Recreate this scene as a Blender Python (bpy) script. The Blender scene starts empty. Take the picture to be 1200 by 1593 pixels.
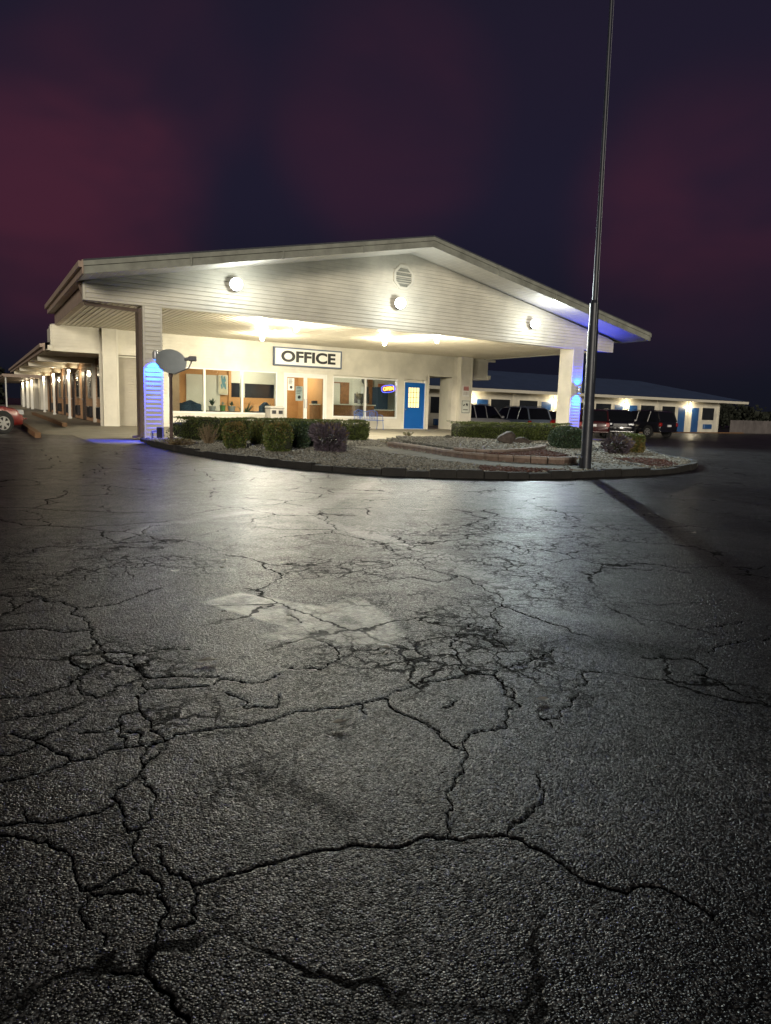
import bpy, math, random
import numpy as np
from mathutils import Vector, Matrix
random.seed(7); RN = np.random.RandomState(11)
SC = bpy.context.scene
COL = SC.collection
R = math.radians

# ------------------------------------------------------------------ camera
cd = bpy.data.cameras.new("camera"); cam = bpy.data.objects.new("camera", cd); COL.objects.link(cam)
yaw, pitch, roll = R(29.3), R(8.2), R(1.71)
cf = Vector((math.sin(yaw)*math.cos(pitch), math.cos(yaw)*math.cos(pitch), -math.sin(pitch)))
cr0 = Vector((math.cos(yaw), -math.sin(yaw), 0)); cu0 = cr0.cross(cf)
cr = cr0*math.cos(roll) + cu0*math.sin(roll); cu = cu0*math.cos(roll) - cr0*math.sin(roll)
cam.matrix_world = Matrix(((cr.x, cu.x, -cf.x, 0), (cr.y, cu.y, -cf.y, 0), (cr.z, cu.z, -cf.z, 1.12), (0, 0, 0, 1)))
cd.sensor_fit = 'VERTICAL'; cd.sensor_height = 24; cd.lens = 24*1130/1593
cd.clip_start = .05; cd.clip_end = 2000
SC.camera = cam

# ------------------------------------------------------------------ view
SC.view_settings.view_transform = 'Standard'
SC.view_settings.look = 'None'; SC.view_settings.gamma = 1; SC.view_settings.exposure = 0
SC.cycles.use_denoising = True
SC.cycles.max_bounces = 6; SC.cycles.diffuse_bounces = 3; SC.cycles.glossy_bounces = 3
SC.cycles.transparent_max_bounces = 10
SC.cycles.sample_clamp_indirect = 6
SC.cycles.caustics_reflective = False; SC.cycles.caustics_refractive = False

# ------------------------------------------------------------------ night sky
W = bpy.data.worlds.new("World"); SC.world = W; W.use_nodes = True
nt = W.node_tree; nt.nodes.clear()
def N(nt, t, **k):
    n = nt.nodes.new(t)
    for a, b in k.items():
        if a == 'i':
            for s, v in b.items(): n.inputs[s].default_value = v
        else: setattr(n, a, b)
    return n
def LK(nt, a, b): nt.links.new(a, b)
def ramp(nt, src, stops, interp='EASE'):
    r = nt.nodes.new('ShaderNodeValToRGB'); r.color_ramp.interpolation = interp
    el = r.color_ramp.elements
    while len(el) < len(stops): el.new(.5)
    for e, (p, c) in zip(el, stops):
        e.position = p; e.color = (c, c, c, 1) if isinstance(c, (int, float)) else (*c, 1)
    LK(nt, src, r.inputs[0]); return r
tc = N(nt, 'ShaderNodeTexCoord'); sp = N(nt, 'ShaderNodeSeparateXYZ'); LK(nt, tc.outputs['Generated'], sp.inputs[0])
base = ramp(nt, sp.outputs['Z'], [(0, (.0070, .0075, .0135)), (.12, (.0090, .0092, .0195)), (.27, (.0130, .0110, .0255)), (.40, (.0140, .0108, .0245)), (.60, (.0110, .0100, .0200)), (.9, (.0100, .0095, .0180))])
nz = N(nt, 'ShaderNodeTexNoise', i={'Scale': 2.6, 'Detail': 3, 'Roughness': .5, 'Distortion': .4}); LK(nt, tc.outputs['Generated'], nz.inputs['Vector'])
cl = ramp(nt, nz.outputs['Fac'], [(.5, 0), (.8, .07)])
hb = ramp(nt, sp.outputs['Z'], [(.08, 0), (.26, 1), (.38, 1), (.58, 0)])
mm = N(nt, 'ShaderNodeMath', operation='MULTIPLY'); LK(nt, cl.outputs[0], mm.inputs[0]); LK(nt, hb.outputs[0], mm.inputs[1])
acc = mm.outputs[0]
nz2 = N(nt, 'ShaderNodeTexNoise', i={'Scale': 3.5, 'Detail': 3, 'Roughness': .5, 'Distortion': .3})
mpg = N(nt, 'ShaderNodeMapping'); mpg.inputs['Scale'].default_value = (1, 1, 1.9); LK(nt, tc.outputs['Generated'], mpg.inputs[0]); LK(nt, mpg.outputs[0], nz2.inputs['Vector'])
puff = ramp(nt, nz2.outputs['Fac'], [(.3, .25), (.7, 1.0)])
# broad soft red patches added to the sky colour at fixed headings
def skydir(px, py):
    d = cf*1130 + cr*(px-600) - cu*(py-796.5); return d.normalized()
RED_PATCHES = [(Vector((.099,.970,.223)), .978, 1.25), (Vector((.773,.594,.224)), .978, .85), (Vector((.449,.828,.336)), .984, .5), (Vector((.185,.913,.363)), .988, .4)]
for d, w, s in RED_PATCHES:
    dn = N(nt, 'ShaderNodeVectorMath', operation='DOT_PRODUCT'); d = d.normalized(); dn.inputs[1].default_value = d
    LK(nt, tc.outputs['Generated'], dn.inputs[0])
    mr = N(nt, 'ShaderNodeMapRange', interpolation_type='SMOOTHERSTEP', i={'From Min': w, 'From Max': 1, 'To Min': 0, 'To Max': s*.50}); LK(nt, dn.outputs['Value'], mr.inputs['Value'])
    pm = N(nt, 'ShaderNodeMath', operation='MULTIPLY'); LK(nt, mr.outputs[0], pm.inputs[0]); LK(nt, puff.outputs[0], pm.inputs[1])
    ad = N(nt, 'ShaderNodeMath', operation='ADD'); LK(nt, acc, ad.inputs[0]); LK(nt, pm.outputs[0], ad.inputs[1]); acc = ad.outputs[0]
mx = N(nt, 'ShaderNodeMix', data_type='RGBA'); mx.clamp_factor = True
LK(nt, acc, mx.inputs[0]); LK(nt, base.outputs[0], mx.inputs[6]); mx.inputs[7].default_value = (.080, .018, .034, 1)
bg = N(nt, 'ShaderNodeBackground', i={'Strength': 1}); LK(nt, mx.outputs[2], bg.inputs[0])
wo = N(nt, 'ShaderNodeOutputWorld'); LK(nt, bg.outputs[0], wo.inputs[0])

# added broad fill light from behind the viewer, brightens the gable
sl = bpy.data.lights.new("fill_sun", 'SUN'); sl.energy = 2.1; sl.angle = R(14); sl.color = (1, .90, .74)
so = bpy.data.objects.new("fill_sun", sl); COL.objects.link(so)
so.rotation_euler = Vector((.50, .84, -.16)).to_track_quat('-Z', 'Y').to_euler()

# ------------------------------------------------------------------ frame of the office: its front runs a little oblique
S = .079
def FY(x, o=0): return 20.6 + S*(x-4) + o        # canopy column line
def WY(x, o=0): return 29.0 + S*(x-4) + o        # office wall line
def TF(v): return (v[0], v[1] + FY(v[0]), v[2])   # (x, offset behind column line, z)
def TW(v): return (v[0], v[1] + WY(v[0]), v[2])   # (x, offset behind wall line, z)
def TR(v): return (v[0], v[1] + 46 + .09*(v[0]-33), v[2])   # rear wing line
ANGF = math.atan(S)

# ------------------------------------------------------------------ mesh helper
class MB:
    def __init__(s, T=None): s.v = []; s.f = []; s.m = []; s.T = T; s.k = 0; s.smooth = False
    def add(s, vs, fs, k=None):
        n = len(s.v); s.v += [tuple(v) for v in vs]; s.f += [tuple(n+i for i in f) for f in fs]; s.m += [s.k if k is None else k]*len(fs); return s
    def box(s, x0, x1, y0, y1, z0, z1, k=None):
        x0, x1 = min(x0, x1), max(x0, x1); y0, y1 = min(y0, y1), max(y0, y1); z0, z1 = min(z0, z1), max(z0, z1)
        return s.add([(x0,y0,z0),(x1,y0,z0),(x1,y1,z0),(x0,y1,z0),(x0,y0,z1),(x1,y0,z1),(x1,y1,z1),(x0,y1,z1)],
                     [(0,3,2,1),(4,5,6,7),(0,1,5,4),(1,2,6,5),(2,3,7,6),(3,0,4,7)], k)
    def bbox(s, x0, x1, y0, y1, z0, z1, b=.02, k=None):      # box with chamfered edges
        c = Vector(((x0+x1)/2, (y0+y1)/2, (z0+z1)/2)); h = Vector((abs(x1-x0)/2, abs(y1-y0)/2, abs(z1-z0)/2))
        b = min(b, min(h)*.6); vs = []
        for sx in (-1, 1):
            for sy in (-1, 1):
                for sz in (-1, 1):
                    vs += [c+Vector((sx*h.x, sy*(h.y-b), sz*(h.z-b))), c+Vector((sx*(h.x-b), sy*h.y, sz*(h.z-b))), c+Vector((sx*(h.x-b), sy*(h.y-b), sz*h.z))]
        def I(sx, sy, sz, a): return ((sx > 0)*4+(sy > 0)*2+(sz > 0))*3+a
        fs = []
        for q in (-1, 1):
            fs += [(I(q,-1,-1,0), I(q,1,-1,0), I(q,1,1,0), I(q,-1,1,0)), (I(-1,q,-1,1), I(1,q,-1,1), I(1,q,1,1), I(-1,q,1,1)), (I(-1,-1,q,2), I(1,-1,q,2), I(1,1,q,2), I(-1,1,q,2))]
            for w in (-1, 1):
                fs += [(I(q,w,-1,0), I(q,w,1,0), I(q,w,1,1), I(q,w,-1,1)), (I(q,-1,w,0), I(q,1,w,0), I(q,1,w,2), I(q,-1,w,2)), (I(-1,q,w,1), I(1,q,w,1), I(1,q,w,2), I(-1,q,w,2))]
                for u in (-1, 1): fs.append((I(q,w,u,0), I(q,w,u,1), I(q,w,u,2)))
        return s.add(vs, fs, k)
    def tube(s, p, q, r0, r1=None, n=12, k=None, caps=True):
        p = Vector(p); q = Vector(q); r1 = r0 if r1 is None else r1
        d = (q-p).normalized(); a = d.orthogonal().normalized(); b = d.cross(a)
        vs = []
        for c, r in ((p, r0), (q, r1)):
            for i in range(n):
                t = 2*math.pi*i/n; vs.append(c + a*(r*math.cos(t)) + b*(r*math.sin(t)))
        fs = [(i, (i+1) % n, n+(i+1) % n, n+i) for i in range(n)]
        if caps: fs += [tuple(range(n-1, -1, -1)), tuple(range(n, 2*n))]
        return s.add(vs, fs, k)
    def path(s, pts, r, n=8, k=None):
        for a, b in zip(pts[:-1], pts[1:]): s.tube(a, b, r, r, n, k)
        return s
    def prism(s, pts, z0, z1, k=None):      # polygon in xy
        n = len(pts); vs = [(x, y, z0) for x, y in pts]+[(x, y, z1) for x, y in pts]
        return s.add(vs, [(i, (i+1) % n, n+(i+1) % n, n+i) for i in range(n)]+[tuple(range(n-1, -1, -1)), tuple(range(n, 2*n))], k)
    def prismxz(s, pts, y0, y1, k=None):
        n = len(pts); vs = [(x, y0, z) for x, z in pts]+[(x, y1, z) for x, z in pts]
        return s.add(vs, [(i, (i+1) % n, n+(i+1) % n, n+i) for i in range(n)]+[tuple(range(n-1, -1, -1)), tuple(range(n, 2*n))], k)
    def lathe(s, c, prof, n=20, k=None, axis='z'):
        vs = []; 
        for r, h in prof:
            for i in range(n):
                t = 2*math.pi*i/n; a, b = r*math.cos(t), r*math.sin(t)
                vs.append((c[0]+a, c[1]+b, c[2]+h) if axis == 'z' else (c[0]+a, c[1]+h, c[2]+b))
        fs = []
        for j in range(len(prof)-1):
            for i in range(n): fs.append((j*n+i, j*n+(i+1) % n, (j+1)*n+(i+1) % n, (j+1)*n+i))
        fs += [tuple(range(n-1, -1, -1)), tuple((len(prof)-1)*n+i for i in range(n))]
        return s.add(vs, fs, k)
    def lap(s, axis, c, a0, a1, z0, z1, out, h=.112, dz=0, clip=None, k=None):
        """clapboard: rows of overlapping boards. axis 'x': wall runs in x at offset y=c; out=-1 faces -y. axis 'y': wall runs in y at x=c"""
        j0 = math.floor((z0-dz)/h); j = j0
        while dz+j*h < z1-1e-4:
            za, zb = max(z0, dz+j*h), min(z1, dz+(j+1)*h)
            t = 1-(za-(dz+j*h))/h; t2 = 1-(zb-(dz+j*h))/h
            oa, ob = c+out*(.006+.028*t), c+out*(.006+.028*t2)
            b0, b1 = (a0, a1)
            c0, c1 = (b0, b1)
            if clip:
                r0 = clip(za); r1 = clip(zb)
                if r0 is None or r1 is None: j += 1; continue
                b0, b1 = r0; c0, c1 = r1
            P = (lambda a, o, z: (a, o, z)) if axis == 'x' else (lambda a, o, z: (o, a, z))
            s.add([P(b0,oa,za), P(b1,oa,za), P(c1,ob,zb), P(c0,ob,zb), P(b0,c,za), P(b1,c,za)], [(0,1,2,3), (4,5,1,0)], k)
            j += 1
        return s
    def build(s, name, mats, parent=None, smooth=None, loc=None):
        me = bpy.data.meshes.new(name)
        vs = [s.T(v) for v in s.v] if s.T else s.v
        if loc is not None: vs = [(v[0]-loc[0], v[1]-loc[1], v[2]-loc[2]) for v in vs]
        me.from_pydata([tuple(v) for v in vs], [], s.f)
        if not isinstance(mats, (list, tuple)): mats = [mats]
        for m in mats: me.materials.append(m)
        if len(mats) > 1: me.polygons.foreach_set('material_index', s.m)
        me.update()
        import bmesh
        bm = bmesh.new(); bm.from_mesh(me); bmesh.ops.recalc_face_normals(bm, faces=bm.faces); bm.to_mesh(me); bm.free()
        if smooth: 
            me.polygons.foreach_set('use_smooth', [True]*len(me.polygons))
            if smooth != True:
                try: me.set_sharp_from_angle(angle=R(smooth))
                except Exception: pass
        o = bpy.data.objects.new(name, me); COL.objects.link(o)
        if parent: o.parent = parent
        if loc is not None: o.location = loc
        return o
def rawmesh(name, V, F, mats, parent=None, mi=None, smooth=False):
    me = bpy.data.meshes.new(name); V = np.asarray(V, np.float32); F = np.asarray(F, np.int32)
    nf, k = F.shape
    me.vertices.add(len(V)); me.vertices.foreach_set('co', V.ravel())
    me.loops.add(nf*k); me.loops.foreach_set('vertex_index', F.ravel())
    me.polygons.add(nf); me.polygons.foreach_set('loop_start', np.arange(0, nf*k, k, dtype=np.int32))
    if not isinstance(mats, (list, tuple)): mats = [mats]
    for m in mats: me.materials.append(m)
    if mi is not None: me.polygons.foreach_set('material_index', np.asarray(mi, np.int32))
    if smooth: me.polygons.foreach_set('use_smooth', [True]*nf)
    me.update(calc_edges=True); me.validate()
    o = bpy.data.objects.new(name, me); COL.objects.link(o)
    if parent: o.parent = parent
    return o
def tag(o, label=None, cat=None, group=None, kind=None):
    if label: o['label'] = label
    if cat: o['category'] = cat
    if group: o['group'] = group
    if kind: o['kind'] = kind
    return o
def empty(name, loc=(0,0,0), rz=0):
    o = bpy.data.objects.new(name, None); COL.objects.link(o); o.location = loc; o.rotation_euler.z = rz; o.empty_display_size = .2; return o
def kids(o): return [c for c in COL.objects if c.parent == o]
def copy_tree(o, parent=None):
    ch = kids(o); c = o.copy(); COL.objects.link(c)
    if parent: c.parent = parent
    for q in ch: copy_tree(q, c)
    return c
def textmesh(txt, size, depth, mat, name, parent=None, offset=0, align='CENTER'):
    cu_ = bpy.data.curves.new(name, 'FONT'); cu_.body = txt; cu_.size = size; cu_.extrude = depth; cu_.offset = offset; cu_.align_x = align; cu_.align_y = 'CENTER'
    t = bpy.data.objects.new(name, cu_); COL.objects.link(t)
    dg = bpy.context.evaluated_depsgraph_get(); me = bpy.data.meshes.new_from_object(t.evaluated_get(dg)); me.name = name
    bpy.data.objects.remove(t); me.materials.clear(); me.materials.append(mat)
    o = bpy.data.objects.new(name, me); COL.objects.link(o)
    if parent: o.parent = parent
    return o

# ------------------------------------------------------------------ materials
def mat(name, col, rough=.6, metal=0, var=.12, scale=3, bump=0, bscale=60, spec=.5, col2=None, coat=0, detail=4):
    m = bpy.data.materials.new(name); m.use_nodes = True; t = m.node_tree; p = t.nodes['Principled BSDF']
    p.inputs['Roughness'].default_value = rough; p.inputs['Metallic'].default_value = metal; p.inputs['Specular IOR Level'].default_value = spec
    if coat: p.inputs['Coat Weight'].default_value = coat; p.inputs['Coat Roughness'].default_value = .08
    c = N(t, 'ShaderNodeTexCoord')
    n = N(t, 'ShaderNodeTexNoise', i={'Scale': scale, 'Detail': detail, 'Roughness': .6}); LK(t, c.outputs['Object'], n.inputs['Vector'])
    c2 = col2 or tuple(x*(1-var) for x in col)
    c1 = col if col2 else tuple(min(1, x*(1+var*.5)) for x in col)
    r = ramp(t, n.outputs['Fac'], [(.3, c2), (.7, c1)], 'LINEAR'); LK(t, r.outputs[0], p.inputs['Base Color'])
    if bump:
        n2 = N(t, 'ShaderNodeTexNoise', i={'Scale': bscale, 'Detail': 3}); LK(t, c.outputs['Object'], n2.inputs['Vector'])
        b = N(t, 'ShaderNodeBump', i={'Strength': bump, 'Distance': .02}); LK(t, n2.outputs['Fac'], b.inputs['Height']); LK(t, b.outputs[0], p.inputs['Normal'])
    return m
def emis(name, col, st):
    m = bpy.data.materials.new(name); m.use_nodes = True; p = m.node_tree.nodes['Principled BSDF']
    p.inputs['Base Color'].default_value = (*col, 1); p.inputs['Emission Color'].default_value = (*col, 1); p.inputs['Emission Strength'].default_value = st
    return m
def glassm(name, tint=(.9,.95,.95), mixf=.12, rough=.02):
    m = bpy.data.materials.new(name); m.use_nodes = True; t = m.node_tree; t.nodes.clear()
    tr = N(t, 'ShaderNodeBsdfTransparent'); tr.inputs[0].default_value = (*tint, 1)
    gl = N(t, 'ShaderNodeBsdfGlossy'); gl.inputs['Roughness'].default_value = rough
    lw = N(t, 'ShaderNodeFresnel', i={'IOR': 1.45}); mp = N(t, 'ShaderNodeMath', operation='ADD', i={1: mixf*.3}); LK(t, lw.outputs[0], mp.inputs[0])
    mx_ = N(t, 'ShaderNodeMixShader'); LK(t, mp.outputs[0], mx_.inputs[0]); LK(t, tr.outputs[0], mx_.inputs[1]); LK(t, gl.outputs[0], mx_.inputs[2])
    o = N(t, 'ShaderNodeOutputMaterial'); LK(t, mx_.outputs[0], o.inputs[0]); return m

M = dict(
 siding=mat('cream_vinyl_siding', (.66,.63,.54), .5, var=.24, scale=.9, detail=8, bump=.06, bscale=25),
 siding_dk=mat('dark_tan_siding', (.36,.33,.27), .5, var=.1),
 siding_sodium=mat('sodium_tinted_siding', (.50,.30,.17), .6, var=.18, scale=2),  # orange of the sodium light is put into this siding colour
 trim=mat('cream_trim', (.64,.61,.52), .45, var=.06),
 fascia=mat('weathered_fascia', (.30,.31,.27), .55, var=.35, scale=2.2, detail=8),
 gutter=mat('brown_gutter', (.16,.12,.095), .5, var=.2),
 eave=mat('warm_tinted_eave', (.40,.31,.25), .5, var=.2),  # warm light on the left eaves is mixed into this colour
 roof=mat('roof_shingle', (.07,.075,.085), .9, var=.3, scale=20, bump=.3),
 roofblue=mat('blue_metal_roof', (.055,.085,.17), .5, var=.18, scale=1),
 white=mat('white_paint', (.72,.72,.68), .4, var=.06),
 blue=mat('blue_door_paint', (.012,.115,.42), .35, var=.06),
 blue2=mat('faded_blue_door_paint', (.025,.085,.24), .4, var=.12),
 dark=mat('dark_plastic', (.018,.019,.024), .4, var=.2),
 darkwin=mat('dark_curtained_glass', (.022,.025,.03), .12, var=.3, scale=1.5),
 concrete=mat('concrete', (.27,.25,.20), .85, var=.22, scale=1.6, bump=.25, bscale=90, detail=10),
 path=mat('pale_stone_path', (.10,.097,.077), .9, var=.3, scale=3, bump=.5, bscale=40, detail=8),
 curb=mat('worn_curb_timber', (.020,.019,.018), .9, var=.45, scale=5, bump=.5, bscale=30, detail=8),
 block=mat('retaining_block', (.15,.105,.085), .9, var=.4, scale=8, bump=.5, bscale=50),
 blocktop=mat('retaining_cap', (.24,.19,.16), .9, var=.3, scale=8, bump=.5, bscale=50),
 pole=mat('weathered_grey_pole', (.030,.034,.046), .42, metal=.15, var=.35, scale=4),
 steel=mat('grey_steel', (.35,.36,.38), .4, metal=.6, var=.15),
 dish=mat('grey_dish_paint', (.36,.40,.42), .45, var=.12),
 rust=mat('weathered_post', (.085,.055,.05), .7, var=.4, scale=9),
 ycurb=mat('worn_orange_yellow_paint_and_lamp_tint', (.20,.11,.05), .7, var=.45, scale=4, bump=.3),
 orange=mat('orange_interior_wall', (.50,.255,.095), .8, var=.05),
 intwhite=mat('interior_cream_paint', (.62,.60,.50), .7, var=.05),
 wood=mat('counter_wood', (.25,.115,.045), .45, var=.3, scale=6),
 wood2=mat('dark_wood', (.07,.035,.02), .5, var=.3, scale=6),
 tile=mat('interior_floor', (.25,.21,.17), .4, var=.2),
 sofa=mat('dark_blue_upholstery', (.016,.035,.06), .8, var=.2, bump=.2),
 bin=mat('beige_bin', (.42,.40,.36), .6, var=.1),
 bench=mat('blue_painted_iron', (.05,.13,.42), .4, var=.1),
 glass=glassm('window_glass'),
 tyre=mat('tyre_rubber', (.015,.015,.016), .8, var=.2),
 rim=mat('alloy_rim', (.62,.62,.62), .3, metal=.7, var=.1),
 carglass=mat('car_glass', (.008,.009,.011), .06, var=.1, spec=.7),
 chrome=mat('chrome', (.7,.7,.7), .15, metal=1, var=.05),
 headlamp=mat('headlamp_lens', (.6,.62,.65), .12, metal=.3, var=.1),
 taillamp=mat('tail_lamp_lens', (.28,.012,.01), .2, var=.1),
 plate=mat('number_plate_white', (.7,.7,.72), .4, var=.05),
 rock=mat('brown_boulder', (.075,.06,.052), .9, var=.4, scale=9, bump=.7, bscale=20),
 leaf=mat('boxwood_leaf', (.12,.155,.034), .5, col2=(.025,.042,.012), scale=14),
 leaf2=mat('bluish_boxwood_leaf', (.050,.085,.045), .5, col2=(.022,.042,.028), scale=14),
 leafb=mat('browning_leaf_tips', (.22,.14,.045), .6, col2=(.06,.075,.022), scale=9),
 leafp=mat('purple_barberry_leaf', (.115,.09,.115), .5, col2=(.04,.034,.045), scale=14),
 core=mat('inner_twigs', (.020,.024,.012), .95, var=.4, scale=14),
 twig=mat('dry_twig', (.22,.165,.10), .8, var=.4, scale=20),
 bark=mat('bark', (.06,.045,.035), .9, var=.3, scale=20),
 soil=mat('gravel_bed_base', (.055,.052,.043), .95, var=.5, scale=14, bump=.8, bscale=45),
 mulchsoil=mat('red_mulch_base', (.045,.022,.017), .95, var=.5, scale=14, bump=.8, bscale=45),
 black=mat('black_lettering', (.012,.012,.012), .5, var=0),
 redp=mat('faded_red_print', (.42,.10,.07), .5, var=.2),
 steelgrey=mat('silver_suv_paint', (.42,.42,.43), .35, metal=.1, var=.05, coat=.6),
 bluegrey=mat('slate_suv_paint', (.13,.16,.21), .35, metal=.1, var=.05, coat=.6),
 carred=mat('dark_red_car_paint', (.20,.010,.012), .3, var=.05, coat=.8),
 carred2=mat('maroon_car_paint', (.045,.005,.007), .3, var=.05, coat=.8),
 carblack=mat('black_car_paint', (.010,.010,.014), .25, var=.05, coat=.8),
 potw=mat('pale_pot', (.3,.3,.28), .6), potg=mat('green_pot', (.09,.2,.06), .6),
 fence=mat('grey_board_fence', (.14,.125,.125), .9, var=.35, scale=1.2),
 line=mat('worn_line_paint', (.42,.41,.36), .8, var=.4, scale=12),
)
M['stone'] = mat('grey_gravel_stone', (.34,.33,.28), .85, col2=(.028,.026,.022), scale=31, spec=.4)
M['chip'] = mat('red_bark_chip', (.13,.058,.043), .9, col2=(.03,.016,.013), scale=23, spec=.2)
# soffit boards: narrow grooves along the depth
def soffit_mat(name, col, sc, axis=0):
    m = mat(name, col, .45, var=.10, scale=1.2); t = m.node_tree; p = t.nodes['Principled BSDF']
    c = N(t, 'ShaderNodeTexCoord'); s = N(t, 'ShaderNodeSeparateXYZ'); LK(t, c.outputs['Object'], s.inputs[0])
    a = N(t, 'ShaderNodeMath', operation='MULTIPLY', i={1: sc}); LK(t, s.outputs[axis], a.inputs[0])
    f = N(t, 'ShaderNodeMath', operation='FRACT'); LK(t, a.outputs[0], f.inputs[0])
    g_ = ramp(t, f.outputs[0], [(0, 0), (.08, 1), (.92, 1), (1, 0)], 'LINEAR')
    b = N(t, 'ShaderNodeBump', i={'Strength': .9, 'Distance': .012}); LK(t, g_.outputs[0], b.inputs['Height']); LK(t, b.outputs[0], p.inputs['Normal'])
    return m
M['distant_leaf'] = mat('night_tree_leaf', (.014,.018,.010), .8, var=.4)
M['soffit'] = soffit_mat('ribbed_soffit', (.60,.55,.44), 8)
M['soffit2'] = soffit_mat('ribbed_rake_soffit', (.66,.64,.58), 5)
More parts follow.
